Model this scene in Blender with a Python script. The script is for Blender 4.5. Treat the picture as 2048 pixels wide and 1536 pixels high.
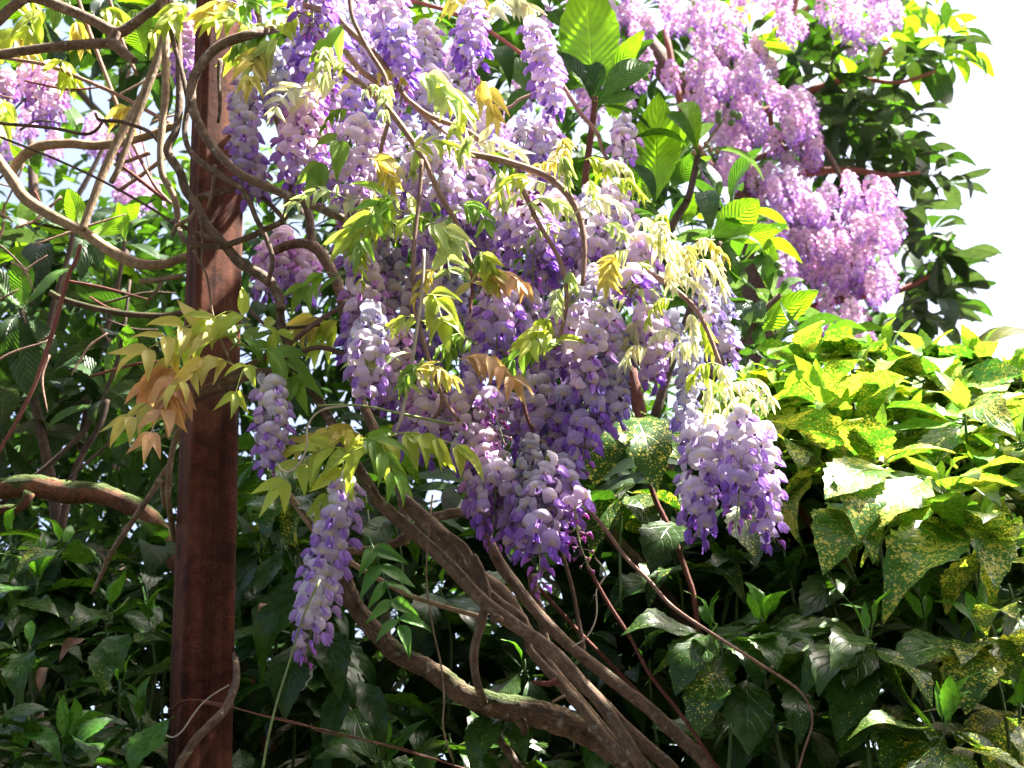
import bpy, math, random
import numpy as np
from mathutils import Vector, Matrix

# ------------------------------------------------------------------ scene, camera, light
for o in list(bpy.data.objects):
    bpy.data.objects.remove(o)
SC = bpy.context.scene
COL = SC.collection
rnd = random.Random(11)

PW, PH, FPX = 2048.0, 1536.0, 2813.0
PITCH = math.radians(24.25)
ROLL = math.radians(3.87)
CAM = np.array([0.0, 0.0, 1.55])
F = np.array([0, math.cos(PITCH), math.sin(PITCH)])
R0 = np.array([1.0, 0, 0])
U0 = np.array([0, -math.sin(PITCH), math.cos(PITCH)])
RR = R0 * math.cos(ROLL) - U0 * math.sin(ROLL)
UU = U0 * math.cos(ROLL) + R0 * math.sin(ROLL)

cd = bpy.data.cameras.new("camera")
cam = bpy.data.objects.new("camera", cd)
COL.objects.link(cam)
cd.sensor_width = 36.0
cd.lens = 36.0 * FPX / PW
cd.clip_start = 0.05
cd.clip_end = 2000
cd.dof.use_dof = True
cd.dof.focus_distance = 2.12
cd.dof.aperture_fstop = 11.0
m = Matrix.Identity(4)
for i in range(3):
    m[i][0], m[i][1], m[i][2], m[i][3] = RR[i], UU[i], -F[i], CAM[i]
cam.matrix_world = m
SC.camera = cam

SUN_AZ = math.radians(80)      # to the right of the view direction (+Y)
SUN_EL = math.radians(60)
w = bpy.data.worlds.new("World")
SC.world = w
w.use_nodes = True
nt = w.node_tree
bg = nt.nodes["Background"]
sky = nt.nodes.new("ShaderNodeTexSky")
sky.sky_type = 'NISHITA'
sky.sun_disc = False
sky.sun_elevation = SUN_EL
sky.sun_rotation = SUN_AZ
sky.air_density = 0.75
sky.dust_density = 7.0
sky.ozone_density = 1.0
nt.links.new(sky.outputs[0], bg.inputs[0])
bg.inputs[1].default_value = 0.062

sd = bpy.data.lights.new("sun", 'SUN')
sun = bpy.data.objects.new("sun", sd)
COL.objects.link(sun)
sd.energy = 5.0
sd.angle = math.radians(0.53)
sd.color = (1.0, 0.95, 0.86)
SUNV = Vector((math.sin(SUN_AZ) * math.cos(SUN_EL), math.cos(SUN_AZ) * math.cos(SUN_EL), math.sin(SUN_EL)))
sun.rotation_euler = SUNV.to_track_quat('Z', 'Y').to_euler()

SC.view_settings.view_transform = 'Standard'
SC.view_settings.look = 'None'
SC.view_settings.gamma = 1.0
SC.view_settings.use_curve_mapping = False
SC.view_settings.exposure = 3.15
SC.render.engine = 'CYCLES'
SC.cycles.use_denoising = True
SC.cycles.adaptive_threshold = 0.025
SC.cycles.max_bounces = 5
SC.cycles.diffuse_bounces = 2
SC.cycles.glossy_bounces = 2
SC.cycles.transmission_bounces = 4
SC.cycles.sample_clamp_indirect = 6.0

# ------------------------------------------------------------------ helpers
def P(px, py, Y):
    """point seen at photo pixel (px, py) that stands Y metres in front of the camera (horizontal)"""
    d = F + (px - PW / 2) / FPX * RR + (PH / 2 - py) / FPX * UU
    return CAM + d * (Y / d[1])

def mpp(px, py, Y):
    d = F + (px - PW / 2) / FPX * RR + (PH / 2 - py) / FPX * UU
    return (Y / d[1]) / FPX

def lin(h):
    h = h.lstrip('#')
    out = []
    for i in (0, 2, 4):
        c = int(h[i:i + 2], 16) / 255
        out.append(c / 12.92 if c <= 0.04045 else ((c + 0.055) / 1.055) ** 2.4)
    return out

class G:
    """quad geometry: vertices, quads, vertex colours, uvs"""
    def __init__(s, v, q, c=None, uv=None):
        s.v = np.asarray(v, float).reshape(-1, 3)
        s.q = np.asarray(q, int).reshape(-1, 4)
        n = len(s.v)
        if c is None: c = np.ones((n, 3))
        c = np.asarray(c, float)
        if c.ndim == 1: c = np.tile(c, (n, 1))
        s.c = c
        s.uv = np.zeros((n, 2)) if uv is None else np.asarray(uv, float)
    def xf(s, M3, t):
        return G(s.v @ np.asarray(M3).T + np.asarray(t), s.q, s.c, s.uv)
    def tint(s, t):
        return G(s.v, s.q, s.c * np.asarray(t), s.uv)

def merge(gs):
    gs = list(gs)
    off = 0; qs = []
    for g in gs:
        qs.append(g.q + off); off += len(g.v)
    return G(np.concatenate([g.v for g in gs]), np.concatenate(qs), np.concatenate([g.c for g in gs]), np.concatenate([g.uv for g in gs]))

def grid(nu, nv, fn, cfn=None):
    vs = []; cs = []; uv = []
    for j in range(nv + 1):
        for i in range(nu + 1):
            u = i / nu * 2 - 1; v = j / nv
            vs.append(fn(u, v)); uv.append((u * .5 + .5, v))
            cs.append(cfn(u, v) if cfn else (1, 1, 1))
    qs = [(j * (nu + 1) + i, j * (nu + 1) + i + 1, (j + 1) * (nu + 1) + i + 1, (j + 1) * (nu + 1) + i) for j in range(nv) for i in range(nu)]
    return G(vs, qs, cs, uv)

def mesh(name, g, mat, smooth=True):
    me = bpy.data.meshes.new(name)
    n, k = len(g.v), len(g.q)
    me.vertices.add(n); me.vertices.foreach_set("co", g.v.astype(np.float32).ravel())
    me.loops.add(4 * k); me.loops.foreach_set("vertex_index", g.q.astype(np.int32).ravel())
    me.polygons.add(k); me.polygons.foreach_set("loop_start", np.arange(0, 4 * k, 4, dtype=np.int32))
    uvl = me.uv_layers.new(name="UVMap")
    me.update(calc_edges=True)
    uvl = me.uv_layers["UVMap"]
    uvl.data.foreach_set("uv", g.uv[g.q.ravel()].astype(np.float32).ravel())
    at = me.attributes.new("Col", 'FLOAT_COLOR', 'POINT')
    at.data.foreach_set("color", np.c_[g.c, np.ones(n)].astype(np.float32).ravel())
    me.polygons.foreach_set("use_smooth", np.full(k, smooth, dtype=bool))
    me.materials.append(mat)
    return me

def norm(v):
    v = np.asarray(v, float); return v / (np.linalg.norm(v) + 1e-12)

def catmull(pts, sub):
    pts = np.asarray(pts, float)
    if len(pts) < 3: sub = max(sub, 2)
    ext = np.vstack([2 * pts[0] - pts[1], pts, 2 * pts[-1] - pts[-2]])
    out = []
    for i in range(1, len(ext) - 2):
        p0, p1, p2, p3 = ext[i - 1], ext[i], ext[i + 1], ext[i + 2]
        for k in range(sub):
            t = k / sub
            out.append(.5 * ((2 * p1) + (-p0 + p2) * t + (2 * p0 - 5 * p1 + 4 * p2 - p3) * t * t + (-p0 + 3 * p1 - 3 * p2 + p3) * t ** 3))
    out.append(ext[-2])
    return np.array(out)

def tube(path, rad, ns=8, c=(1, 1, 1), rough=0.0, seed=0):
    path = np.asarray(path, float); k = len(path); ns += ns % 2
    rad = np.broadcast_to(np.asarray(rad, float), (k,)).copy()
    rg = np.random.RandomState(seed)
    tan = np.gradient(path, axis=0)
    tan /= (np.linalg.norm(tan, axis=1)[:, None] + 1e-12)
    a = np.array([0, 0, 1.0]) if abs(tan[0][2]) < .9 else np.array([1.0, 0, 0])
    n = norm(np.cross(tan[0], a))
    vs = []
    uv = []
    ln = np.r_[0, np.cumsum(np.linalg.norm(np.diff(path, axis=0), axis=1))]
    for i in range(k):
        n = norm(n - tan[i] * np.dot(n, tan[i])); b = np.cross(tan[i], n)
        for j in range(ns):
            th = 2 * math.pi * j / ns
            r = rad[i] * (1 + (rough * rg.uniform(-1, 1) if rough else 0))
            vs.append(path[i] + r * (n * math.cos(th) + b * math.sin(th)))
            uv.append((j / ns, ln[i] * 10))
    qs = []
    for i in range(k - 1):
        for j in range(ns):
            j2 = (j + 1) % ns
            qs.append((i * ns + j, i * ns + j2, (i + 1) * ns + j2, (i + 1) * ns + j))
    # closing rings (pinched)
    base = len(vs)
    vs.append(path[0]); vs.append(path[-1]); uv += [(0, 0), (0, 0)]
    for j in range(0, ns, 2):
        j2 = (j + 1) % ns; j3 = (j + 2) % ns
        qs.append((base, j3, j2, j))
        qs.append((base + 1, (k - 1) * ns + j, (k - 1) * ns + j2, (k - 1) * ns + j3))
    return G(vs, qs, np.asarray(c, float), uv)

WORG = {}
def root(name, label, cat, loc, group=None, kind=None):
    o = bpy.data.objects.new(name, None); COL.objects.link(o)
    o.empty_display_size = 0.1
    o.location = Vector(loc)
    o["label"] = label; o["category"] = cat
    if group: o["group"] = group
    if kind: o["kind"] = kind
    WORG[o.name] = np.array(loc, float)
    return o

def part(parent, name, g, mat, origin=None, kind=None, label=None, color=None):
    """one mesh object holding world-space geometry g, origin moved to `origin`"""
    if origin is None: origin = g.v[0]
    origin = np.asarray(origin, float)
    g2 = G(g.v - origin, g.q, g.c, g.uv)
    o = bpy.data.objects.new(name, mesh(name, g2, mat)); COL.objects.link(o)
    if parent is not None:
        o.parent = parent; o.location = Vector(origin - WORG[parent.name])
    else:
        o.location = Vector(origin)
    WORG[o.name] = origin
    if kind: o["kind"] = kind
    if label: o["label"] = label
    if color: o.color = color
    return o

def inst(parent, name, me, M3, origin, color=None, kind=None):
    o = bpy.data.objects.new(name, me); COL.objects.link(o)
    org = np.asarray(origin, float)
    mm = Matrix.Identity(4)
    for i in range(3):
        for j in range(3): mm[i][j] = M3[i][j]
        mm[i][3] = org[i] - (WORG[parent.name][i] if parent else 0)
    o.parent = parent
    o.matrix_local = mm
    WORG[o.name] = org
    if color is not None: o.color = color
    if kind: o["kind"] = kind
    return o

def thing(name, label, cat, g, mat, group=None, origin=None, kind=None):
    o = part(None, name, g, mat, origin)
    o["label"] = label; o["category"] = cat
    if group: o["group"] = group
    if kind: o["kind"] = kind
    return o

def frame(ydir, zhint, roll=0.0):
    y = norm(ydir); z = np.asarray(zhint, float)
    z = z - y * np.dot(z, y)
    if np.linalg.norm(z) < 1e-4: z = np.array([1.0, 0, 0]) - y * y[0]
    z = norm(z); x = np.cross(y, z)
    if roll:
        c, s = math.cos(roll), math.sin(roll)
        x, z = x * c + z * s, z * c - x * s
    return np.column_stack([x, y, z])

# ------------------------------------------------------------------ materials
def newmat(name):
    mt = bpy.data.materials.new(name); mt.use_nodes = True
    nt = mt.node_tree
    for n in list(nt.nodes): nt.nodes.remove(n)
    out = nt.nodes.new("ShaderNodeOutputMaterial")
    return mt, nt, out

def N(nt, t, **kw):
    n = nt.nodes.new(t)
    for k, v in kw.items():
        if k in n.bl_rna.properties.keys(): setattr(n, k, v)
        else: n.inputs[k].default_value = v
    return n

def L(nt, a, b): nt.links.new(a, b)

def mixc(nt, fac, a, b, mode='MIX'):
    n = nt.nodes.new("ShaderNodeMix"); n.data_type = 'RGBA'; n.blend_type = mode
    for sock, val in ((n.inputs[0], fac), (n.inputs[6], a), (n.inputs[7], b)):
        if hasattr(val, "is_linked"): nt.links.new(val, sock)
        elif isinstance(val, (int, float)): sock.default_value = val
        else: sock.default_value = (val[0], val[1], val[2], 1)
    return n.outputs[2]

def mth(nt, op, a, b=None, c=None, clamp=False):
    n = nt.nodes.new("ShaderNodeMath"); n.operation = op; n.use_clamp = clamp
    for i, val in enumerate((a, b, c)):
        if val is None: continue
        if hasattr(val, "is_linked"): nt.links.new(val, n.inputs[i])
        else: n.inputs[i].default_value = val
    return n.outputs[0]

def ramp(nt, fac, stops):
    n = nt.nodes.new("ShaderNodeValToRGB")
    cr = n.color_ramp
    while len(cr.elements) < len(stops): cr.elements.new(0.5)
    for e, (p, c) in zip(cr.elements, stops):
        e.position = p; e.color = (c[0], c[1], c[2], 1) if not isinstance(c, (int, float)) else (c, c, c, 1)
    L(nt, fac, n.inputs[0])
    return n.outputs[0]

def sheet(nt, out, col, rough, trans, tcol=(1.15, 1.25, .55), bump=None, spec=0.5):
    """thin leaf or petal: glossy top, light passing through"""
    bs = N(nt, "ShaderNodeBsdfPrincipled")
    L(nt, col, bs.inputs["Base Color"])
    if hasattr(rough, "is_linked"): L(nt, rough, bs.inputs["Roughness"])
    else: bs.inputs["Roughness"].default_value = rough
    bs.inputs["Specular IOR Level"].default_value = spec
    tr = N(nt, "ShaderNodeBsdfTranslucent")
    L(nt, mixc(nt, 1.0, col, tcol, 'MULTIPLY'), tr.inputs["Color"])
    mx = N(nt, "ShaderNodeMixShader"); mx.inputs[0].default_value = trans
    L(nt, bs.outputs[0], mx.inputs[1]); L(nt, tr.outputs[0], mx.inputs[2])
    if bump is not None:
        L(nt, bump, bs.inputs["Normal"]); L(nt, bump, tr.inputs["Normal"])
    L(nt, mx.outputs[0], out.inputs[0])

def attr_col(nt):
    a = N(nt, "ShaderNodeAttribute"); a.attribute_name = "Col"
    oi = N(nt, "ShaderNodeObjectInfo")
    return mixc(nt, 1.0, a.outputs["Color"], oi.outputs["Color"], 'MULTIPLY'), oi

def mat_petal():
    mt, nt, out = newmat("wisteria_petal")
    col, oi = attr_col(nt)
    tc = N(nt, "ShaderNodeTexCoord")
    no = N(nt, "ShaderNodeTexNoise"); no.inputs["Scale"].default_value = 260; no.inputs["Detail"].default_value = 3
    L(nt, tc.outputs["Object"], no.inputs["Vector"])
    col = mixc(nt, 1.0, col, ramp(nt, no.outputs[0], [(.3, .82), (.7, 1.08)]), 'MULTIPLY')
    bp = N(nt, "ShaderNodeBump"); bp.inputs["Strength"].default_value = .25; bp.inputs["Distance"].default_value = .001
    L(nt, no.outputs[0], bp.inputs["Height"])
    sheet(nt, out, col, .55, .42, (1.0, .96, 1.03), bp.outputs[0], .25)
    return mt

def vein_nodes(nt, nside, slant):
    """midrib and side vein masks from the leaf's own uv"""
    uv = N(nt, "ShaderNodeUVMap")
    sp = N(nt, "ShaderNodeSeparateXYZ"); L(nt, uv.outputs[0], sp.inputs[0])
    au = mth(nt, 'ABSOLUTE', mth(nt, 'SUBTRACT', sp.outputs[0], .5))      # 0..0.5
    mid = mth(nt, 'SUBTRACT', 1.0, mth(nt, 'DIVIDE', au, .03), clamp=True)
    ph = mth(nt, 'MULTIPLY', mth(nt, 'SUBTRACT', sp.outputs[1], mth(nt, 'MULTIPLY', au, slant)), nside)
    fr = mth(nt, 'ABSOLUTE', mth(nt, 'SUBTRACT', mth(nt, 'FRACT', ph), .5))   # 0 at vein centre
    side = mth(nt, 'SUBTRACT', 1.0, mth(nt, 'DIVIDE', fr, .12), clamp=True)
    return mid, side, fr, sp

def mat_leaflet():
    mt, nt, out = newmat("wisteria_leaflet")
    col, oi = attr_col(nt)
    mid, side, fr, sp = vein_nodes(nt, 8, .5)
    v = mth(nt, 'MAXIMUM', mid, mth(nt, 'MULTIPLY', side, .45))
    col = mixc(nt, mth(nt, 'MULTIPLY', v, .35), col, mixc(nt, 1.0, col, (1.7, 1.5, 1.4), 'MULTIPLY'))
    bp = N(nt, "ShaderNodeBump"); bp.inputs["Strength"].default_value = .4; bp.inputs["Distance"].default_value = .002
    L(nt, v, bp.inputs["Height"])
    sheet(nt, out, col, .42, .46, (1.12, 1.1, .65), bp.outputs[0], .45)
    return mt

def mat_aucuba():
    mt, nt, out = newmat("spotted_laurel_leaf")
    oi = N(nt, "ShaderNodeObjectInfo")
    at = N(nt, "ShaderNodeAttribute"); at.attribute_name = "Col"
    tc = N(nt, "ShaderNodeTexCoord")
    base = mixc(nt, 1.0, at.outputs["Color"], oi.outputs["Color"], 'MULTIPLY')
    off = mth(nt, 'MULTIPLY', oi.outputs["Random"], 50.0)
    vo = N(nt, "ShaderNodeTexVoronoi"); vo.voronoi_dimensions = '4D'; vo.inputs["Scale"].default_value = 30
    L(nt, tc.outputs["Object"], vo.inputs["Vector"]); L(nt, off, vo.inputs["W"])
    vb = N(nt, "ShaderNodeTexVoronoi"); vb.voronoi_dimensions = '4D'; vb.inputs["Scale"].default_value = 62
    L(nt, tc.outputs["Object"], vb.inputs["Vector"]); L(nt, off, vb.inputs["W"])
    no = N(nt, "ShaderNodeTexNoise"); no.noise_dimensions = '4D'; no.inputs["Scale"].default_value = 5; no.inputs["Detail"].default_value = 4
    L(nt, tc.outputs["Object"], no.inputs["Vector"]); L(nt, off, no.inputs["W"])
    # alpha of the object colour is how heavily this leaf is spotted
    dens = mth(nt, 'MULTIPLY', oi.outputs["Alpha"], ramp(nt, no.outputs[0], [(.3, .45), (.72, 1.3)]))
    s1 = mth(nt, 'MULTIPLY', mth(nt, 'SUBTRACT', mth(nt, 'MULTIPLY', dens, .52), vo.outputs["Distance"]), 14.0, clamp=True)
    s2 = mth(nt, 'MULTIPLY', mth(nt, 'SUBTRACT', mth(nt, 'MULTIPLY', dens, .5), vb.outputs["Distance"]), 14.0, clamp=True)
    spot = mth(nt, 'MAXIMUM', s1, s2)
    n2 = N(nt, "ShaderNodeTexNoise"); n2.inputs["Scale"].default_value = 14; n2.inputs["Detail"].default_value = 3
    L(nt, tc.outputs["Object"], n2.inputs["Vector"])
    base = mixc(nt, 1.0, base, ramp(nt, n2.outputs[0], [(.3, .7), (.7, 1.2)]), 'MULTIPLY')
    col = mixc(nt, spot, base, (.52, .49, .10))
    mid, side, fr, sp = vein_nodes(nt, 6, .7)
    v = mth(nt, 'MAXIMUM', mid, mth(nt, 'MULTIPLY', side, .5))
    col = mixc(nt, mth(nt, 'MULTIPLY', mid, .35), col, mixc(nt, 1.0, col, (1.8, 1.7, 1.4), 'MULTIPLY'))
    bp = N(nt, "ShaderNodeBump"); bp.inputs["Strength"].default_value = .28; bp.inputs["Distance"].default_value = .004; bp.invert = True
    L(nt, v, bp.inputs["Height"])
    rg = ramp(nt, n2.outputs[0], [(.3, .22), (.7, .42)])
    sheet(nt, out, col, rg, .30, (1.35, 1.4, .45), bp.outputs[0], .30)
    return mt

def mat_loquat():
    mt, nt, out = newmat("loquat_leaf")
    col, oi = attr_col(nt)
    mid, side, fr, sp = vein_nodes(nt, 13, .55)
    tc = N(nt, "ShaderNodeTexCoord")
    n2 = N(nt, "ShaderNodeTexNoise"); n2.inputs["Scale"].default_value = 9; n2.inputs["Detail"].default_value = 4
    L(nt, tc.outputs["Object"], n2.inputs["Vector"])
    col = mixc(nt, 1.0, col, ramp(nt, n2.outputs[0], [(.3, .75), (.7, 1.15)]), 'MULTIPLY')
    col = mixc(nt, mth(nt, 'MULTIPLY', mth(nt, 'MAXIMUM', mid, mth(nt, 'MULTIPLY', side, .4)), .55), col, mixc(nt, 1.0, col, (2.0, 1.6, 1.6), 'MULTIPLY'))
    hgt = mth(nt, 'SUBTRACT', mth(nt, 'MULTIPLY', fr, 1.6), mid)
    bp = N(nt, "ShaderNodeBump"); bp.inputs["Strength"].default_value = .55; bp.inputs["Distance"].default_value = .006
    L(nt, hgt, bp.inputs["Height"])
    sheet(nt, out, col, .46, .34, (1.35, 1.45, .35), bp.outputs[0], .28)
    return mt

def mat_mass():
    mt, nt, out = newmat("foliage_leaf")
    col, oi = attr_col(nt)
    tc = N(nt, "ShaderNodeTexCoord")
    no = N(nt, "ShaderNodeTexNoise"); no.inputs["Scale"].default_value = 24; no.inputs["Detail"].default_value = 4
    L(nt, tc.outputs["Object"], no.inputs["Vector"])
    col = mixc(nt, 1.0, col, ramp(nt, no.outputs[0], [(.3, .6), (.7, 1.3)]), 'MULTIPLY')
    mid, side, fr, sp = vein_nodes(nt, 6, .7)
    col = mixc(nt, mth(nt, 'MULTIPLY', mid, .4), col, mixc(nt, 1.0, col, (1.8, 1.7, 1.4), 'MULTIPLY'))
    bp = N(nt, "ShaderNodeBump"); bp.inputs["Strength"].default_value = .4; bp.inputs["Distance"].default_value = .004
    L(nt, mth(nt, 'ADD', side, no.outputs[0]), bp.inputs["Height"])
    sheet(nt, out, col, .6, .30, (1.4, 1.5, .35), bp.outputs[0], .1)
    return mt

def mat_bark(name, c1, c2, lichen=0.0, moss=0.0, scale=60.0):
    mt, nt, out = newmat(name)
    tc = N(nt, "ShaderNodeTexCoord")
    no = N(nt, "ShaderNodeTexNoise"); no.inputs["Scale"].default_value = scale; no.inputs["Detail"].default_value = 6
    L(nt, tc.outputs["Object"], no.inputs["Vector"])
    uvn = N(nt, "ShaderNodeUVMap")
    mp = N(nt, "ShaderNodeMapping"); mp.inputs["Scale"].default_value = (10, 3.0, 1)
    L(nt, uvn.outputs[0], mp.inputs[0])
    fi = N(nt, "ShaderNodeTexNoise"); fi.inputs["Scale"].default_value = 3.0; fi.inputs["Detail"].default_value = 5
    L(nt, mp.outputs[0], fi.inputs["Vector"])
    f = mth(nt, 'ADD', mth(nt, 'MULTIPLY', no.outputs[0], .5), mth(nt, 'MULTIPLY', fi.outputs[0], .5))
    col = ramp(nt, f, [(.34, c1), (.64, c2)])
    at = N(nt, "ShaderNodeAttribute"); at.attribute_name = "Col"
    col = mixc(nt, 1.0, col, at.outputs["Color"], 'MULTIPLY')
    hg = f
    if lichen:
        n3 = N(nt, "ShaderNodeTexNoise"); n3.inputs["Scale"].default_value = 75; n3.inputs["Detail"].default_value = 5
        L(nt, tc.outputs["Object"], n3.inputs["Vector"])
        col = mixc(nt, ramp(nt, n3.outputs[0], [(.63 - .1 * lichen, 0.0), (.74 - .1 * lichen, .62)]), col, (.42, .40, .33))
    if moss:
        n4 = N(nt, "ShaderNodeTexNoise"); n4.inputs["Scale"].default_value = 13; n4.inputs["Detail"].default_value = 6
        L(nt, tc.outputs["Object"], n4.inputs["Vector"])
        ge = N(nt, "ShaderNodeNewGeometry"); sp = N(nt, "ShaderNodeSeparateXYZ"); L(nt, ge.outputs["Normal"], sp.inputs[0])
        mk = mth(nt, 'ADD', n4.outputs[0], mth(nt, 'MULTIPLY', sp.outputs[2], .22 * moss))
        mk = ramp(nt, mk, [(.55, 0.0), (.66, 1.0)])
        n5 = N(nt, "ShaderNodeTexNoise"); n5.inputs["Scale"].default_value = 400
        L(nt, tc.outputs["Object"], n5.inputs["Vector"])
        col = mixc(nt, mk, col, ramp(nt, n5.outputs[0], [(.3, (.012, .022, .004)), (.7, (.07, .10, .012))]))
    bp = N(nt, "ShaderNodeBump"); bp.inputs["Strength"].default_value = .9; bp.inputs["Distance"].default_value = .012 if moss else .006
    L(nt, hg, bp.inputs["Height"])
    bs = N(nt, "ShaderNodeBsdfPrincipled"); bs.inputs["Roughness"].default_value = .82; bs.inputs["Specular IOR Level"].default_value = .25
    L(nt, col, bs.inputs["Base Color"]); L(nt, bp.outputs[0], bs.inputs["Normal"]); L(nt, bs.outputs[0], out.inputs[0])
    return mt

def mat_rust():
    mt, nt, out = newmat("rusty_steel")
    tc = N(nt, "ShaderNodeTexCoord")
    def noise(sc, det=5):
        n = N(nt, "ShaderNodeTexNoise"); n.inputs["Scale"].default_value = sc; n.inputs["Detail"].default_value = det
        L(nt, tc.outputs["Object"], n.inputs["Vector"]); return n.outputs[0]
    a = noise(9, 8); b = noise(60, 6)
    col = ramp(nt, mth(nt, 'ADD', mth(nt, 'MULTIPLY', a, .5), mth(nt, 'MULTIPLY', b, .5)), [(.34, (.038, .011, .008)), (.5, (.082, .024, .015)), (.66, (.13, .044, .027))])
    vo = N(nt, "ShaderNodeTexVoronoi"); vo.inputs["Scale"].default_value = 190
    L(nt, tc.outputs["Object"], vo.inputs["Vector"])
    sel = N(nt, "ShaderNodeSeparateColor"); L(nt, vo.outputs["Color"], sel.inputs[0])
    pit = mth(nt, 'MULTIPLY', mth(nt, 'LESS_THAN', vo.outputs["Distance"], .34), mth(nt, 'GREATER_THAN', mth(nt, 'ADD', sel.outputs[0], mth(nt, 'MULTIPLY', a, .5)), .78))
    col = mixc(nt, mth(nt, 'MULTIPLY', pit, .85), col, (.022, .008, .008))
    big = noise(3.2, 6)
    col = mixc(nt, ramp(nt, big, [(.42, 0.0), (.62, .75)]), col, (.15, .062, .034))
    col = mixc(nt, ramp(nt, noise(24, 7), [(.52, 0.0), (.64, .7)]), col, (.03, .012, .011))
    # runs of darker rust down the steel
    mp = N(nt, "ShaderNodeMapping"); mp.inputs["Scale"].default_value = (40, 40, 1.2)
    L(nt, tc.outputs["Object"], mp.inputs[0])
    st = N(nt, "ShaderNodeTexNoise"); st.inputs["Scale"].default_value = 1.4; st.inputs["Detail"].default_value = 3
    L(nt, mp.outputs[0], st.inputs["Vector"])
    col = mixc(nt, 1.0, col, ramp(nt, st.outputs[0], [(.38, .5), (.58, 1.15)]), 'MULTIPLY')
    bp = N(nt, "ShaderNodeBump"); bp.inputs["Strength"].default_value = .5; bp.inputs["Distance"].default_value = .002
    L(nt, mth(nt, 'SUBTRACT', b, pit), bp.inputs["Height"])
    bs = N(nt, "ShaderNodeBsdfPrincipled"); bs.inputs["Roughness"].default_value = .85; bs.inputs["Specular IOR Level"].default_value = .12
    L(nt, col, bs.inputs["Base Color"]); L(nt, bp.outputs[0], bs.inputs["Normal"]); L(nt, bs.outputs[0], out.inputs[0])
    return mt

def mat_plain(name, c, rough=.7, var=.25, scale=40):
    mt, nt, out = newmat(name)
    tc = N(nt, "ShaderNodeTexCoord")
    no = N(nt, "ShaderNodeTexNoise"); no.inputs["Scale"].default_value = scale; no.inputs["Detail"].default_value = 5
    L(nt, tc.outputs["Object"], no.inputs["Vector"])
    col = ramp(nt, no.outputs[0], [(.3, [x * (1 - var) for x in c]), (.7, [x * (1 + var) for x in c])])
    at = N(nt, "ShaderNodeAttribute"); at.attribute_name = "Col"
    col = mixc(nt, 1.0, col, at.outputs["Color"], 'MULTIPLY')
    bs = N(nt, "ShaderNodeBsdfPrincipled"); bs.inputs["Roughness"].default_value = rough
    L(nt, col, bs.inputs["Base Color"]); L(nt, bs.outputs[0], out.inputs[0])
    return mt

M_PETAL = mat_petal(); M_LEAFLET = mat_leaflet(); M_AUC = mat_aucuba(); M_LOQ = mat_loquat(); M_MASS = mat_mass()
M_VINE = mat_bark("vine_bark", (.05, .03, .019), (.24, .16, .105), lichen=.35)
M_TAN = mat_bark("tan_vine_bark", (.14, .085, .045), (.40, .28, .17), lichen=.2)
M_TWIG = mat_bark("young_shoot_bark", (.20, .105, .075), (.40, .25, .19))
M_RED = mat_bark("red_shoot_bark", (.11, .032, .024), (.20, .07, .05))
M_MOSS = mat_bark("mossy_bark", (.03, .018, .011), (.20, .125, .075), lichen=.3, moss=1.0, scale=35)
M_ORANGE = mat_bark("orange_bark", (.045, .02, .012), (.24, .095, .045), moss=1.1, scale=22)
M_DARKBARK = mat_bark("dark_bark", (.035, .022, .016), (.11, .07, .05))
M_RUST = mat_rust()
M_WIRE = mat_plain("rusty_wire", (.16, .055, .035))
M_STRING = mat_plain("dry_tendril", (.42, .35, .26))
M_GREENSTEM = mat_plain("green_stem", (.20, .26, .07), .5)
M_FRUIT = mat_plain("unripe_fruit", (.10, .17, .06), .6)
M_BUDSCALE = mat_plain("brown_bud", (.25, .15, .09))
M_DRY = mat_plain("dry_leaf", (.17, .09, .045))
M_SOIL = mat_plain("soil", (.06, .05, .035), .95, .5, 6)

# ------------------------------------------------------------------ the setting
g = grid(40, 40, lambda u, v: (u * 600, (v * 2 - 1) * 600, .04 * math.sin(u * 90) * math.sin(v * 83)))
o = part(None, "ground", g, M_SOIL, (0, 0, 0)); o["kind"] = "structure"

# ------------------------------------------------------------------ leaf shapes (unit length along +y, z is the upper side)
def leaf_geo(outline, nv, nu, fold=.15, arch=.12, wave=.0, wfreq=9, teeth=0.0, ripple=0.0, nrip=13, tipdrop=.0, seed=0, petiole=0.0):
    rg = random.Random(seed)
    ph = rg.uniform(0, 6.28); tw = rg.uniform(-.25, .25)
    def fn(u, v):
        hw = outline(v)
        x = u * hw
        if teeth and abs(u) > .99 and v > .3:
            k = (v * nv) % 2
            x *= 1 + (teeth if int(round(v * nv)) % 2 else -teeth * .35)
        z = fold * abs(x) + arch * 4 * v * (1 - v) - tipdrop * max(0, v - .6) ** 2 * 4
        z += wave * math.sin(v * wfreq + ph + (1.2 if u > 0 else 0)) * u * u
        z += ripple * math.sin(6.283 * nrip * (v - .28 * abs(u))) * abs(u)
        z += tw * x * v
        return (x, v, z)
    g = grid(nu, nv, fn)
    if petiole:
        t = tube([(0, -petiole, -.02), (0, -petiole * .4, 0), (0, .02, 0)], [.012, .012, .01], 4)
        g = merge([g, t])
    return g

def ol_aucuba(v):   # elliptic, widest a little above the middle, pointed
    return .195 * max(0.0, math.sin(math.pi * min(1, v) ** .98)) ** 1.02 * (1.06 - .12 * v) + .005
def ol_loquat(v):   # obovate, narrow foot
    return .175 * max(0.0, math.sin(math.pi * v ** 1.35)) ** .82 + .006
def ol_leaflet(v):  # ovate, drawn-out tip
    return .19 * max(0.0, math.sin(math.pi * v ** .62)) ** .9 * (1 - .35 * v) + .003
def ol_bay(v):
    return .17 * max(0.0, math.sin(math.pi * v)) ** .8 + .004

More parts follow.
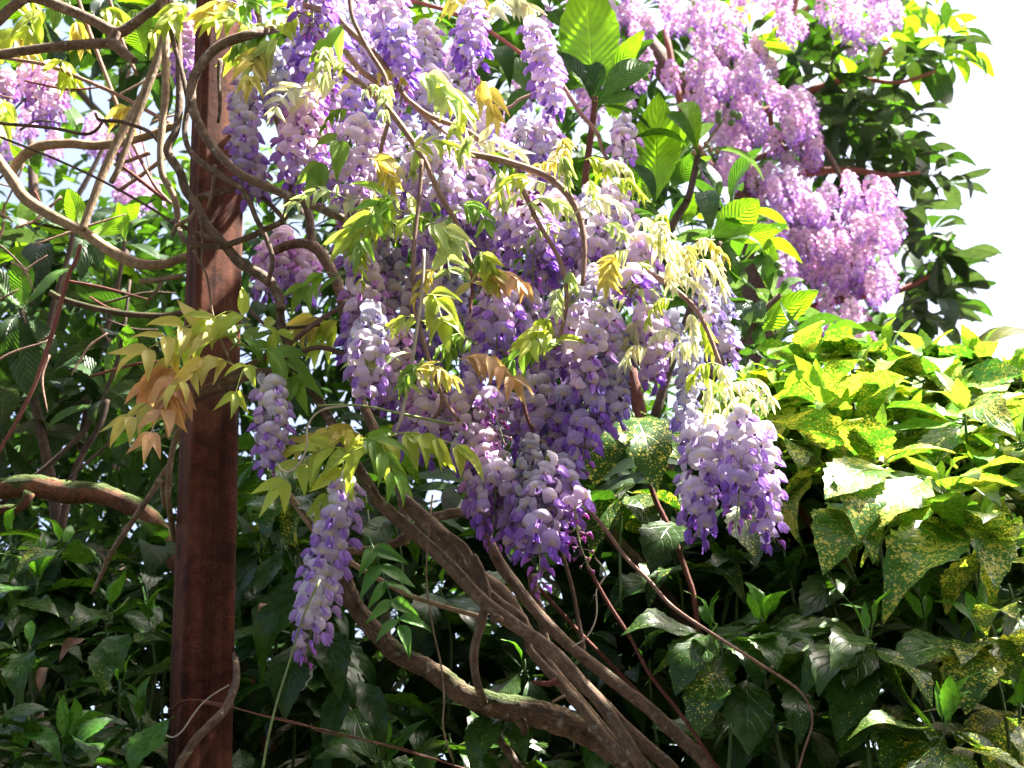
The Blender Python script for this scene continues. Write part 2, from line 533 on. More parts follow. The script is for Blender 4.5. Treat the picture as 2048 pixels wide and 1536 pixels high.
AUC = [leaf_geo(ol_aucuba, 16, 4, .16 + .09 * (k % 3), (.10, .03, .16, .06, -.03, .12, .2)[k], .02 + .012 * (k % 2), 8 + k, .11, seed=k, tipdrop=.3 * (k % 2), petiole=.10) for k in range(7)]
AUCM = [mesh("spotted_leaf", g, M_AUC) for g in AUC]
LOQ = [leaf_geo(ol_loquat, 20, 6, (.3, .12, .4, .22, .3)[k], (.10, .02, .20, .28, -.08)[k], .012, 7, .03, ripple=.007, nrip=10, seed=k + 20, tipdrop=.25 * (k % 2), petiole=.05) for k in range(5)]
LOQM = [mesh("ribbed_leaf", g, M_LOQ) for g in LOQ]
LFT = [leaf_geo(ol_leaflet, 8, 4, (.25, .45, .12, .7)[k], (.03, .09, .0, .10)[k], .02, 8, seed=k + 40, tipdrop=.06) for k in range(4)]
LFTM = [mesh("leaflet", g, M_LEAFLET) for g in LFT]
BAY = [leaf_geo(ol_bay, 4, 2, .25, (.12, .2, .02)[k], .0, seed=k + 60) for k in range(3)]

def leaf_matrix(base, tip, zhint, wfac=1.0, roll=0.0):
    d = np.asarray(tip) - np.asarray(base); ln = np.linalg.norm(d)
    M3 = frame(d, zhint, roll)
    return M3 @ np.diag([ln * wfac, ln, ln]), ln

# ------------------------------------------------------------------ wisteria flower shapes (metres)
def jitter(g, amp, rs):
    return G(g.v + rs.uniform(-amp, amp, g.v.shape), g.q, g.c, g.uv)

def make_flower(ban, wing, seed, lod=0, openness=1.0, crumple=0.0, s=1.0):
    rs = np.random.RandomState(seed)
    PL = .013
    base = np.array([0, PL, .002])
    yel = np.array([.80, .72, .30])
    ban = np.asarray(ban); wing = np.asarray(wing)
    W = .0172 * rs.uniform(.92, 1.1); H = .0240 * rs.uniform(.92, 1.1)
    back = .010 * openness * rs.uniform(.7, 1.3); side = .0075 * rs.uniform(.6, 1.3)
    lean = rs.uniform(.15, .5) * openness
    def fb(u, v):
        vv = .03 + .97 * v
        hw = W * (math.sin(math.pi * min(vv, .999) ** .72)) ** .55 if v < 1 else W * .35
        x = u * hw
        z = H * vv - .0022 * (1 - abs(u)) * (v > .95)
        y = .0075 * math.sin(min(1, vv * 1.4) * 1.57) - back * vv * vv * 1.1 - side * u * u
        z2 = z * math.cos(lean) + y * math.sin(lean) * .3
        return base + np.array([x, y + lean * .25 * z, z2])
    def cb(u, v):
        k = max(0, 1 - abs(u) * 2.6) * max(0, 1 - abs(v - .22) * 4.5)
        c = ban * (1.0 - .16 * (1 - v) ** 2) + np.array([.10, .10, .05]) * max(0, v - .5)
        c = c * (1 - k) + yel * k
        return np.clip(c, 0, .93)
    gs = [grid(4, 4, fb, cb) if lod == 0 else grid(2, 2, fb, cb)]
    for sgn in (-1, 1):
        sp = rs.uniform(.004, .0075); drop = rs.uniform(.008, .015); ol = rs.uniform(.012, .0165)
        def fw(u, v, sgn=sgn, sp=sp, drop=drop, ol=ol):
            hw = .0054 * (math.sin(math.pi * (.06 + .93 * v) ** .75)) ** .7 + .0006
            cx = sgn * (.0018 + sp * v * (1.2 - v * .5)); cy = .002 + ol * v; cz = -.001 - drop * v ** 1.3
            return base + np.array([cx + sgn * hw * u * .25 - sgn * .002 * u * u, cy + hw * u * .42, cz + hw * u * .85])
        def cw(u, v):
            return np.clip(wing * (1.25 - .45 * v), 0, .9)
        gs.append(grid(2, 3, fw, cw) if lod == 0 else grid(1, 2, fw, cw))
    if lod == 0:
        def fk(u, v):
            th = u * math.pi
            r = .0030 * math.sin(math.pi * (.1 + .88 * v)) + .0003
            return base + np.array([r * math.cos(th), .003 + .014 * v, -.004 - .010 * v + r * math.sin(th)])
        gs.append(grid(5, 3, fk, lambda u, v: np.clip(wing * np.array([.95, .8, .95]), 0, .9)))
        gs.append(tube([(0, 0, 0), (0, PL * .5, .0012), base - (0, .001, 0)], [.0006, .0005, .0007], 4, (.32, .24, .22)))
        gs.append(tube([base - (0, .0015, 0), base + (0, .001, 0), base + (0, .004, .0005)], [.0008, .0024, .0030], 6, (.30, .17, .30)))
    g = merge(gs)
    if crumple: g = jitter(g, crumple, rs)
    return G(g.v * s, g.q, g.c, g.uv)

def make_bud(col, seed, ln=.017, r=.0042, lod=0):
    rs = np.random.RandomState(seed)
    PL = .010
    col = np.asarray(col)
    def fb(u, v):
        th = u * math.pi
        rr = r * (math.sin(math.pi * (.05 + .93 * v) ** .85)) ** .8
        return (rr * math.cos(th) * .8, PL + ln * v, .003 * math.sin(math.pi * v) - .004 * v * v + rr * math.sin(th) * 1.05)
    gs = [grid(6 if lod == 0 else 4, 4 if lod == 0 else 3, fb, lambda u, v: np.clip(col * (.8 + .5 * v), 0, .9))]
    if lod == 0:
        gs.append(tube([(0, 0, 0), (0, PL * .6, .001), (0, PL, 0)], [.0006, .0005, .0008], 4, (.34, .22, .22)))
        gs.append(tube([(0, PL - .0015, 0), (0, PL + .001, 0), (0, PL + .0035, .0005)], [.0008, .0022, .0028], 6, (.30, .13, .26)))
    return merge(gs)

PAL = {  # banner, wing
    'pale':   ((.88, .82, .92), (.64, .47, .85)),
    'lilac':  ((.80, .68, .89), (.52, .31, .80)),
    'violet': ((.62, .49, .86), (.38, .19, .75)),
    'blue':   ((.74, .71, .92), (.45, .35, .84)),
    'pink':   ((.87, .74, .85), (.66, .37, .74)),
    'faded':  ((.70, .71, .84), (.45, .45, .70)),
    'grey':   ((.52, .53, .60), (.32, .32, .43)),
}
FLW = {}
for i, (k, (b, wg)) in enumerate(PAL.items()):
    if k in ('faded', 'grey'):
        FLW[k] = [make_flower(b, wg, 100 + i * 10 + j, 0, .4, .0022, .72) for j in range(3)]
        FLW[k + '_lo'] = [make_flower(b, wg, 100 + i * 10 + j, 1, .4, .002, .8) for j in range(2)]
    else:
        FLW[k] = [make_flower(b, wg, 100 + i * 10 + j, 0, rnd.uniform(.7, 1.2), .0004) for j in range(4)]
        FLW[k + '_lo'] = [make_flower(b, wg, 100 + i * 10 + j, 1) for j in range(3)]
FLW['bud'] = [make_bud((.50, .20, .72), 1), make_bud((.46, .17, .66), 2, .015, .0038), make_bud((.58, .19, .66), 3, .013, .0033)]
FLW['magenta'] = [make_bud((.46, .08, .42), 4, .013, .003), make_bud((.38, .06, .36), 5, .011, .0026)]
FLW['tiny'] = [make_bud((.40, .10, .34), 6, .007, .0018), make_bud((.42, .28, .20), 7, .006, .0016)]
FLW['bud_lo'] = [make_bud((.44, .20, .64), 8, .016, .004, 1)]
FLWM = {k: [mesh("flower", g, M_PETAL) for g in v] for k, v in FLW.items() if not k.endswith('_lo')}

SCHEMES = {   # flower kinds from the top of the raceme to its tip
    'fresh':  [(.25, 'pale'), (.55, 'lilac'), (.75, 'violet'), (1.01, 'bud')],
    'pale':   [(.45, 'pale'), (.82, 'lilac'), (.93, 'violet'), (1.01, 'bud')],
    'hero':   [(.22, 'pale'), (.50, 'lilac'), (.86, 'pale'), (.93, 'lilac'), (1.01, 'bud')],
    'blue':   [(.35, 'blue'), (.75, 'violet'), (1.01, 'bud')],
    'lit':    [(.55, 'pale'), (.85, 'blue'), (1.01, 'violet')],  # whiter mix for sunlit racemes, sunlight put into the petal colour
    'mauve':  [(.15, 'lilac'), (.55, 'pink'), (.85, 'lilac'), (1.01, 'violet')],
    'old':    [(.38, 'faded'), (.80, 'pale'), (.95, 'lilac'), (1.01, 'violet')],
    'older':  [(.72, 'faded'), (.92, 'blue'), (1.01, 'pale')],
    'dead':   [(.75, 'grey'), (1.01, 'faded')],
    'pink':   [(.6, 'pink'), (.85, 'lilac'), (1.01, 'violet')],
    'budding': [(.12, 'lilac'), (.55, 'magenta'), (1.01, 'tiny')],
}

def raceme_spec(top, bot, width, scheme, rs, dens=1.0, fs=1.0, sway=.0):
    """rachis path and flower placements in world space"""
    top = np.asarray(top, float); bot = np.asarray(bot, float)
    d = bot - top; ln = np.linalg.norm(d)
    mid = top + d * .5 + np.array([rs.uniform(-1, 1), rs.uniform(-1, 1), 0]) * ln * (.05 + sway)
    path = catmull([top - d * .12 + np.array([rs.uniform(-.1, .1), 0, .03]) * ln, top, mid, bot], 8)
    n = max(12, int(ln / .0040 * dens * (.8 + .2 * width / .08)))
    R = width * .5
    fl = []
    a = rs.uniform(0, 6.28)
    sch = SCHEMES[scheme]
    for i in range(n):
        s = (i + rs.uniform(-.3, .3)) / n
        s = min(max(s, 0), 1)
        a += 2.399 + rs.uniform(-.35, .35)
        p = (1 - s) ** 2 * top + 2 * s * (1 - s) * (2 * mid - .5 * (top + bot)) + s * s * bot
        sj = min(1.0, max(0.0, s + rs.uniform(-.07, .07)))
        kind = next(k for lim, k in sch if sj < lim or lim > 1)
        prof = min(1.0, .55 + s * 2.2) * (1 - .62 * max(0, (s - .62) / .38) ** 1.4)
        droop = -.05 + .25 * s + .55 * max(0, s - .75) / .25 + rs.uniform(-.18, .22)
        if kind in ('bud', 'magenta', 'tiny'): droop += .25
        out = np.array([math.cos(a), math.sin(a), 0.0])
        y = out * math.cos(droop) - np.array([0, 0, 1.0]) * math.sin(droop)
        up = np.array([rs.uniform(-.5, .5), rs.uniform(-.5, .5), 1.0])
        M3 = frame(y, up)
        sc = fs * 1.08 * rs.uniform(.84, 1.14) * (1 - .22 * max(0, s - .7) / .3)
        # pedicels reach out so the flowers' faces lie near the raceme's outline
        reach = max(0.0, R * prof - .030 * sc)
        if kind == 'tiny': reach = .002
        fl.append((p + y * reach * rs.uniform(.62, 1.16), M3, sc, kind, p))
    return path, fl

def raceme_geo(path, fl, rs, lod=0, tint=(1, 1, 1)):
    gs = []
    for pos, M3, sc, kind, p in fl:
        key = kind
        if lod:
            key = {'magenta': 'bud', 'tiny': 'bud'}.get(kind, kind) + '_lo'
        gg = FLW[key][rs.randint(len(FLW[key]))]
        t = np.asarray(tint) * rs.uniform(.9, 1.06)
        gs.append(G(gg.v * sc @ M3.T + pos, gg.q, np.clip(gg.c * t, 0, .93), gg.uv))
        if not lod and np.linalg.norm(pos - p) > .004:
            gs.append(tube([p, pos], [.0006, .0005], 3 if False else 4, (.34, .30, .20)))
    return merge(gs)

def add_raceme(vine, px, py, qx, qy, wpx, Y, scheme, hero=False, dens=1.0, fs=1.0, tint=(1, 1, 1), Yb=None, seed=None, lod=0):
    seed = seed if seed is not None else rnd.randint(0, 10 ** 6)
    rs = np.random.RandomState(seed)
    top = P(px, py, Y); bot = P(qx, qy, Yb if Yb else Y)
    width = wpx * mpp((px + qx) / 2, (py + qy) / 2, Y)
    path, fl = raceme_spec(top, bot, width, scheme, rs, dens, fs)
    ra = part(vine, "raceme", tube(path, np.linspace(.0017, .0009, len(path)), 5, (1, 1, 1)), M_GREENSTEM, top)
    if hero:
        for pos, M3, sc, kind, p in fl:
            ms = FLWM[kind]
            t = rs.uniform(.9, 1.06) * np.asarray(tint)
            inst(ra, "flower", ms[rs.randint(len(ms))], M3 * sc, pos, (t[0], t[1], t[2], 1))
    else:
        part(ra, "flower_mass", raceme_geo(path, fl, rs, lod, tint), M_PETAL, top, kind="stuff")
    return ra

# ------------------------------------------------------------------ compound leaves
LCOL = {
    'lime': lin('b4c64c'), 'green': lin('7fa83e'), 'deep': lin('4a7a2c'), 'gold': lin('cdc264'),
    'bronze': lin('cfa878'), 'cream': lin('e4e4c6'), 'pale': lin('bcd08c'), 'orange': lin('d3a47c'),
}
def compound(vine, bx, by, tx, ty, Y, col, n=5, lpx=60, sag=.25, droop=.8, hero=False, Yt=None, wf=1.0, bend=None, fold=None):
    rs = np.random.RandomState(rnd.randint(0, 10 ** 6))
    b = P(bx, by, Y); t = P(tx, ty, Yt if Yt else Y + rs.uniform(-.04, .04))
    ln = np.linalg.norm(t - b)
    mid = (b + t) / 2 + np.array([0, 0, sag * ln])
    path = catmull([b, mid, t], 8)
    L0 = lpx * mpp(bx, by, Y)
    base = np.array(LCOL[col])
    lf = []
    tang = np.gradient(path, axis=0)
    down = np.array([0, 0, -1.0])
    toCam = norm(CAM - b)
    for k in range(n):
        s = .22 + .72 * k / max(1, n - 1)
        i = min(len(path) - 1, int(s * (len(path) - 1)))
        p = path[i]; tg = norm(tang[i])
        sd_ = norm(np.cross(tg, norm(np.array([0, 0, .6]) + toCam * .9)) + 1e-6)
        for sgn in (-1, 1):
            dr = droop * rs.uniform(.7, 1.25)
            d = sgn * sd_ * rs.uniform(.6, 1.0) + tg * rs.uniform(.35, .75) + down * dr
            ll = L0 * (.78 + .3 * math.sin(math.pi * (.25 + .6 * s))) * rs.uniform(.88, 1.12)
            lf.append((p, norm(d) * ll, ll, np.array([0, 0, .7]) + toCam * .8 + sgn * sd_ * -.2))
    lf.append((path[-1], norm(tang[-1] * 3 + down * droop * np.linalg.norm(tang[-1]) * 3) * L0 * 1.1, L0, np.array([0, 0, .7]) + toCam * .8))
    rach = tube(path, np.linspace(.0013, .0007, len(path)), 4, np.clip(base * 1.1, 0, 1) / np.array([.20, .26, .07]) * .7)
    cl = part(vine, "compound_leaf", rach, M_GREENSTEM, b)
    gs = []
    for p, d, ll, zh in lf:
        M3 = frame(d, zh, rs.uniform(-.5, .5)) @ np.diag([ll * wf * rs.uniform(.85, 1.15), ll, ll])
        c = base * rs.uniform(.78, 1.18) * np.array([rs.uniform(.92, 1.1), 1, rs.uniform(.8, 1.2)])
        k = rs.randint(4) if fold is None else fold
        if hero:
            inst(cl, "leaflet", LFTM[k], M3, p, (*np.clip(c, 0, .85), 1))
        else:
            gs.append(LFT[k].xf(M3, p).tint(np.clip(c, 0, .85)))
    if gs: part(cl, "leaflet_mass", merge(gs), M_LEAFLET, b, kind="stuff")
    return cl

def stem(parent, pts, mat, Y=2.05, r=None, name="stem", tint=1.0, rough=.05, label=None, ns=None, sub=5):
    """pts: (px, py, radius_px[, Y])"""
    w3 = []; rr = []
    for q in pts:
        yy = q[3] if len(q) > 3 else Y
        w3.append(P(q[0], q[1], yy)); rr.append((q[2] if r is None else r) * mpp(q[0], q[1], yy))
    path = catmull(w3, sub)
    rad = np.interp(np.linspace(0, 1, len(path)), np.linspace(0, 1, len(rr)), rr)
    rs = np.random.RandomState(rnd.randint(0, 10 ** 6))
    rad = rad * (1 + rough * np.convolve(rs.uniform(-1, 1, len(rad) + 2), [.3, .4, .3], 'valid'))
    ns = ns or (10 if max(rr) > .006 else 6)
    return part(parent, name, tube(path, rad, ns, (tint, tint, tint), rough * .6, rs.randint(9999)), mat, path[0], label=label)

# ------------------------------------------------------------------ rusty post and the wires on it
YP = 2.12
pb = P(389, 1536, YP)
def post_geo(a, rc, z0, z1, rot, nz=26):
    ring = []
    h = a / 2 - rc
    for q in range(4):
        cx, cy = [(h, h), (-h, h), (-h, -h), (h, -h)][q]
        for k in range(5):
            th = math.radians(90 * q + 90 * k / 4)
            ring.append((cx + rc * math.cos(th), cy + rc * math.sin(th)))
    ring = np.array(ring); c, s_ = math.cos(rot), math.sin(rot)
    ring = ring @ np.array([[c, s_], [-s_, c]])
    vs = []; n = len(ring)
    for i in range(nz + 1):
        z = z0 + (z1 - z0) * i / nz
        for x, y in ring: vs.append((x, y, z))
    qs = [(i * n + j, i * n + (j + 1) % n, (i + 1) * n + (j + 1) % n, (i + 1) * n + j) for i in range(nz) for j in range(n)]
    return G(vs, qs)
POST_A = .081
g = post_geo(POST_A, .011, 0, 4.3, math.radians(30))
post = root("rusty_post", "square rusty red steel post with rounded corners, wound by vines", "post", (pb[0], pb[1] + .03, 0))
g.v += np.array([pb[0], pb[1] + .03, 0])
part(post, "shaft", g, M_RUST, (pb[0], pb[1] + .03, 0))
gc = post_geo(POST_A + .008, .013, 4.3, 4.31, math.radians(30), 1); gc.v += np.array([pb[0], pb[1] + .03, 0])
top = grid(1, 1, lambda u, v: (u * .039, (v * 2 - 1) * .039, 0)); top.v = top.v @ np.array([[.866, .5, 0], [-.5, .866, 0], [0, 0, 1]]) + np.array([pb[0], pb[1] + .03, 4.31])
part(post, "cap_plate", merge([gc, top]), M_RUST, (pb[0], pb[1] + .03, 4.3))
PC = np.array([pb[0], pb[1] + .03, 0])

YF = 2.03
wire = root("tie_wire", "thin rusty wire looped round the post and strained away through the laurel", "wire", P(330, 1400, 2.1))
zt = P(394, 1401, 2.1)[2]
loop = []
for k in range(33):
    th = math.radians(30 + 360 * k / 32)
    m_ = max(abs(math.cos(th - math.radians(30))), abs(math.sin(th - math.radians(30))))
    rr_ = min((POST_A / 2 + .002) / m_, .053)
    loop.append(PC + np.array([rr_ * math.cos(th), rr_ * math.sin(th), zt + .002 * math.sin(3 * th)]))
part(wire, "loop", tube(loop, .0011, 6), M_WIRE)
tw1 = []; tw2 = []
for k in range(40):
    f = k / 39; c_ = P(405 + 40 * f, 1403 + 8 * f, YF + .035 - .012 * f)
    th = f * 6.283 * 6
    tw1.append(c_ + np.array([0, math.cos(th), math.sin(th)]) * .0022); tw2.append(c_ - np.array([0, math.cos(th), math.sin(th)]) * .0022)
part(wire, "twist", merge([tube(tw1, .0013, 6), tube(tw2, .0013, 6)]), M_WIRE)
stem(wire, [(442, 1410, 1.6, 2.06), (470, 1416, 1.6, 2.07), (560, 1440, 1.6, 2.08), (700, 1472, 1.6, 2.1), (860, 1516, 1.6, 2.12), (960, 1546, 1.6, 2.14), (1300, 1640, 1.6, 2.18)], M_WIRE, name="strand", rough=.1)
stem(wire, [(520, 1428, 1.1, 2.075), (610, 1449, 1.1, 2.09), (650, 1466, 1.1, 2.095), (780, 1490, 1.1, 2.11), (900, 1527, 1.1, 2.12)], M_WIRE, name="strand", rough=.1)

dt = root("dry_tendril", "pale dry tendril hooked across the post just under the wire", "tendril", P(330, 1465, 2.05))
stem(dt, [(326, 1458, 1.5, 2.1), (332, 1470, 1.7, 2.06), (348, 1474, 1.8, 2.04), (366, 1460, 1.7, 2.03), (385, 1432, 1.6, 2.03), (402, 1410, 1.5, 2.03), (425, 1390, 1.4, 2.03), (458, 1370, 1.3, 2.05)], M_STRING, name="tendril")

# ------------------------------------------------------------------ wisteria vines
ground_at = lambda px, py, Y: np.array([*P(px, py, Y)[:2], 0.0])

# 1. the flowering cascade with its bundle of twisted stems
base1 = ground_at(1420, 1536, 2.25)
V1 = root("wisteria_vine", "wisteria in full lilac flower cascading over a bundle of twisted grey-brown stems", "vine", base1)
def to_ground(pts, dx=0):
    return pts
def S1(pts, mat=M_VINE, Y=2.05, **k): return stem(V1, pts, mat, Y, **k)
B0 = (1620, 1900, 16, 2.35)   # where the stems run on below the frame
S1([(560, 602, 9), (564, 654, 9), (590, 725, 10), (634, 795, 10), (685, 885, 11), (743, 979, 12), (753, 1000, 13), (816, 1056, 13), (890, 1122, 13), (949, 1185, 13), (1001, 1230, 14), (1053, 1265, 14), (1106, 1303, 14), (1158, 1359, 13), (1203, 1408, 13), (1245, 1470, 13), (1290, 1540, 14), (1420, 1720, 15, 2.15), (1600, 1980, 16, 2.3), (1750, 2700, 18, 2.5)], Y=2.0)
S1([(1001, 1240, 8, 1.99), (992, 1236, 9, 1.98), (985, 1238, 8.5, 1.975)], name="cut_stub", rough=.02)
S1([(806, 1000, 15), (844, 1035, 17), (897, 1087, 18), (932, 1140, 18), (977, 1167, 17), (1012, 1195, 16), (1043, 1244, 14), (1081, 1307, 14), (1116, 1356, 13), (1180, 1430, 13), (1262, 1536, 14), (1400, 1740, 15, 2.2), (1590, 2000, 16, 2.34), (1750, 2700, 18, 2.5)], Y=2.1)
S1([(897, 1070, 8), (930, 1098, 9), (950, 1140, 9), (968, 1172, 9), (1000, 1205, 9), (1045, 1235, 8), (1053, 1262, 7), (1060, 1300, 8), (1090, 1335, 9), (1116, 1362, 11), (1144, 1394, 12), (1172, 1426, 12), (1211, 1478, 12), (1270, 1545, 13), (1420, 1760, 15, 2.2), (1600, 2010, 16, 2.3), (1750, 2700, 18, 2.5)], Y=2.045)
S1([(945, 1112, 9), (963, 1147, 10), (973, 1195, 10), (963, 1244, 9.5), (949, 1297, 9), (949, 1335, 9), (956, 1372, 8), (975, 1420, 7, 2.2), (1000, 1480, 8, 2.2), (1040, 1540, 9, 2.2), (1120, 1700, 10, 2.3), (1300, 2400, 12, 2.5)], Y=2.03)
S1([(965, 1040, 9), (977, 1080, 11), (1001, 1129, 12), (1029, 1168, 12), (1064, 1213, 12), (1095, 1248, 12), (1137, 1290, 12), (1193, 1335, 12), (1245, 1377, 13), (1300, 1419, 13), (1360, 1476, 14), (1430, 1545, 15), (1600, 1760, 16, 2.2), (1750, 2400, 18, 2.4)], Y=2.07)
S1([(1064, 1150, 10), (1071, 1195, 10), (1082, 1230, 10), (1095, 1290, 9), (1150, 1360, 11), (1193, 1394, 13), (1245, 1450, 14), (1300, 1500, 14), (1360, 1560, 15), (1520, 1780, 16, 2.3), (1700, 2600, 18, 2.5)], Y=2.12)
S1([(1115, 1360, 7), (1098, 1367, 6), (1080, 1366, 5), (1064, 1364, 4)], M_RED, Y=2.03, name="stub")
S1([(1130, 1390, 4), (1118, 1397, 3), (1104, 1404, 2.5)], M_TAN, Y=2.03, name="stub")
S1([(690, 1103, 8), (754, 1098, 9), (809, 1077, 9), (844, 1045, 10), (897, 1028, 10), (955, 1021, 10), (1010, 1015, 9)], Y=2.14)
S1([(809, 1090, 9), (812, 1060, 10), (806, 1000, 12), (790, 940, 12), (760, 880, 11), (735, 830, 10), (710, 770, 10), (700, 700, 10), (690, 640, 11), (678, 575, 12), (650, 520, 11), (622, 490, 11), (581, 489, 10), (540, 506, 9)], Y=2.2)
S1([(622, 486, 10), (618, 430, 9), (598, 369, 9), (575, 300, 8), (560, 255, 8), (547, 205, 8), (535, 140, 8), (520, 60, 7), (510, -30, 7)], Y=2.2)
S1([(570, 980, 6), (600, 1020, 8), (628, 1058, 8), (660, 1095, 7), (708, 1129, 6), (768, 1164, 5), (823, 1192, 5), (897, 1216, 5), (963, 1234, 5)], M_TAN, Y=2.16)
S1([(865, 990, 2), (857, 1070, 2), (853, 1157, 2), (865, 1251, 2), (883, 1335, 2), (888, 1401, 2), (886, 1453, 2), (900, 1506, 2), (907, 1522, 1.5)], M_TAN, Y=1.93, name="tendril")
S1([(1110, 1060, 4), (1127, 1115, 4.5), (1144, 1174, 4.5), (1158, 1244, 4.5), (1170, 1314, 5)], M_DARKBARK, Y=2.2, tint=2)
S1([(1060, 1150, 4), (1081, 1178, 4), (1150, 1255, 4), (1228, 1335, 4), (1330, 1440, 4), (1440, 1550, 4), (1560, 1800, 5, 2.4)], M_RED, Y=2.3)
S1([(1085, 879, 5), (1110, 925, 5), (1147, 978, 5), (1162, 1000, 5), (1211, 1059, 4), (1252, 1115, 4), (1300, 1163, 4), (1347, 1215, 4), (1446, 1281, 3.4), (1526, 1332, 3), (1600, 1383, 2.6), (1625, 1438, 2.4), (1607, 1504, 2.4), (1594, 1550, 2.4)], M_TWIG, Y=1.93)
S1([(1174, 1130, 4), (1214, 1202, 4), (1263, 1279, 4), (1300, 1349, 4), (1370, 1440, 4), (1440, 1545, 4)], M_RED, Y=1.98)
S1([(1290, 930, 6), (1311, 1000, 6), (1347, 1073, 6), (1373, 1146, 6), (1388, 1196, 6), (1400, 1300, 6)], M_RED, Y=2.28)
S1([(1120, 940, 15), (1160, 1000, 15), (1240, 1090, 14), (1300, 1155, 14), (1362, 1234, 13), (1450, 1330, 12)], M_DARKBARK, Y=2.42)
S1([(1570, 960, 6), (1618, 1047, 8), (1665, 1099, 8), (1698, 1139, 8), (1716, 1212, 8), (1735, 1330, 8)], M_RED, Y=2.45, tint=.8)
S1([(1190, 1115, 1.8), (1211, 1147, 1.8), (1193, 1181, 1.8), (1194, 1215, 1.8), (1190, 1244, 1.8), (1172, 1276, 1.8), (1144, 1293, 1.6)], M_STRING, Y=2.0, name="tendril")
# shoots over the flowers
S1([(560, -20, 7), (600, 7, 7), (665, 27, 7), (689, 51, 7), (737, 96, 6.5), (768, 130, 6), (800, 180, 5), (820, 204, 5), (860, 240, 5), (900, 275, 5)], M_TWIG, Y=1.95)
S1([(631, 106, 6), (685, 140, 7), (754, 195, 7), (791, 236, 7), (832, 294, 6.5), (853, 328, 6), (880, 390, 6), (914, 448, 5.5), (942, 525, 5), (960, 570, 4)], M_TWIG, Y=1.92)
S1([(689, 100, 6), (720, 140, 6.5), (747, 160, 6), (760, 185, 6)], M_TWIG, Y=1.95)
S1([(697, -20, 5), (704, 30, 5), (720, 68, 5), (740, 105, 5), (768, 150, 5), (775, 175, 4)], M_TWIG, Y=1.9)
S1([(819, 202, 5), (860, 232, 5), (935, 263, 6), (976, 294, 6.5), (1020, 318, 7)], M_TWIG, Y=1.93)
S1([(930, 306, 6), (945, 309, 6.5), (993, 318, 7), (1037, 331, 7.5), (1092, 352, 7.5), (1133, 386, 7.5), (1157, 427, 7), (1167, 472, 6.5), (1169, 520, 6), (1165, 570, 5)], M_TWIG, Y=1.9)
S1([(1034, 338, 5), (1044, 376, 5), (1060, 410, 5), (1078, 448, 5), (1106, 495, 5), (1127, 541, 5), (1133, 602, 5), (1123, 660, 4.5), (1109, 698, 4)], M_TWIG, Y=1.9)
S1([(790, -15, 4), (819, 0, 4), (901, 24, 4), (976, 61, 4), (1027, 96, 4), (1054, 116, 4)], M_RED, Y=2.15, tint=2)
S1([(1110, 150, 4), (1123, 167, 4.5), (1160, 225, 4.5), (1194, 266, 4.5), (1208, 307, 3.5), (1249, 362, 2.5)], M_TWIG, Y=2.1)
S1([(972, 208, 3), (1003, 218, 3), (1024, 212, 3), (1041, 198, 3), (1078, 184, 3)], M_TWIG, Y=2.1, name="tendril")
S1([(778, 240, 4.5), (762, 300, 4.5), (765, 345, 4.5), (778, 380, 4)], M_TWIG, Y=1.92)
S1([(843, 320, 4.5), (839, 393, 4.5), (832, 451, 4.5), (826, 525, 4.5), (829, 613, 4.5), (839, 654, 4.5), (856, 712, 5), (873, 763, 5), (894, 808, 4.5), (918, 842, 4)], M_TWIG, Y=1.88, tint=.85)
S1([(848, 500, 3.5), (844, 585, 3.5), (832, 671, 4), (819, 756, 4), (802, 835, 4), (791, 865, 3)], M_STRING, Y=1.87, tint=.75)
S1([(1275, 535, 5), (1300, 547, 5), (1336, 569, 5.5), (1384, 610, 5.5), (1413, 657, 5), (1442, 734, 4.5)], M_TWIG, Y=1.92)
S1([(1045, 790, 4), (1053, 830, 4), (1070, 870, 4), (1090, 900, 4)], M_RED, Y=1.95)
S1([(942, 540, 3), (944, 580, 3), (940, 625, 3)], M_RED, Y=1.9, tint=1.6)
S1([(634, 811, 2.2), (720, 811, 2.4), (791, 825, 2.6), (856, 839, 3), (908, 849, 3)], M_GREENSTEM, Y=1.88, name="tendril", tint=.9)
S1([(697, 811, 2), (650, 818, 2), (625, 835, 2), (614, 860, 2), (614, 893, 2), (600, 925, 2), (580, 943, 2), (566, 942, 2), (554, 927, 2)], M_STRING, Y=1.88, name="tendril")
S1([(870, 745, 5), (884, 790, 5), (880, 820, 4.5), (866, 838, 4)], M_TWIG, Y=1.9, tint=.7)
S1([(525, 1540, 2.5), (535, 1480, 2.5), (555, 1400, 2.5), (580, 1320, 2.2), (604, 1240, 2), (640, 1160, 2)], M_GREENSTEM, Y=1.88, name="tendril", tint=.7)

R = add_raceme
# racemes that hang free: each flower its own piece
R(V1, 695, 970, 612, 1318, 118, 1.92, 'hero', True, .95, seed=5)
R(V1, 1425, 862, 1398, 1072, 115, 1.90, 'pale', True, .85, seed=7)
R(V1, 1480, 845, 1470, 1055, 120, 1.86, 'fresh', True, .8, seed=8)
R(V1, 1522, 868, 1550, 1086, 100, 1.90, 'pale', True, .8, seed=9)
R(V1, 545, 775, 538, 950, 100, 1.95, 'pale', True, .85, seed=10)
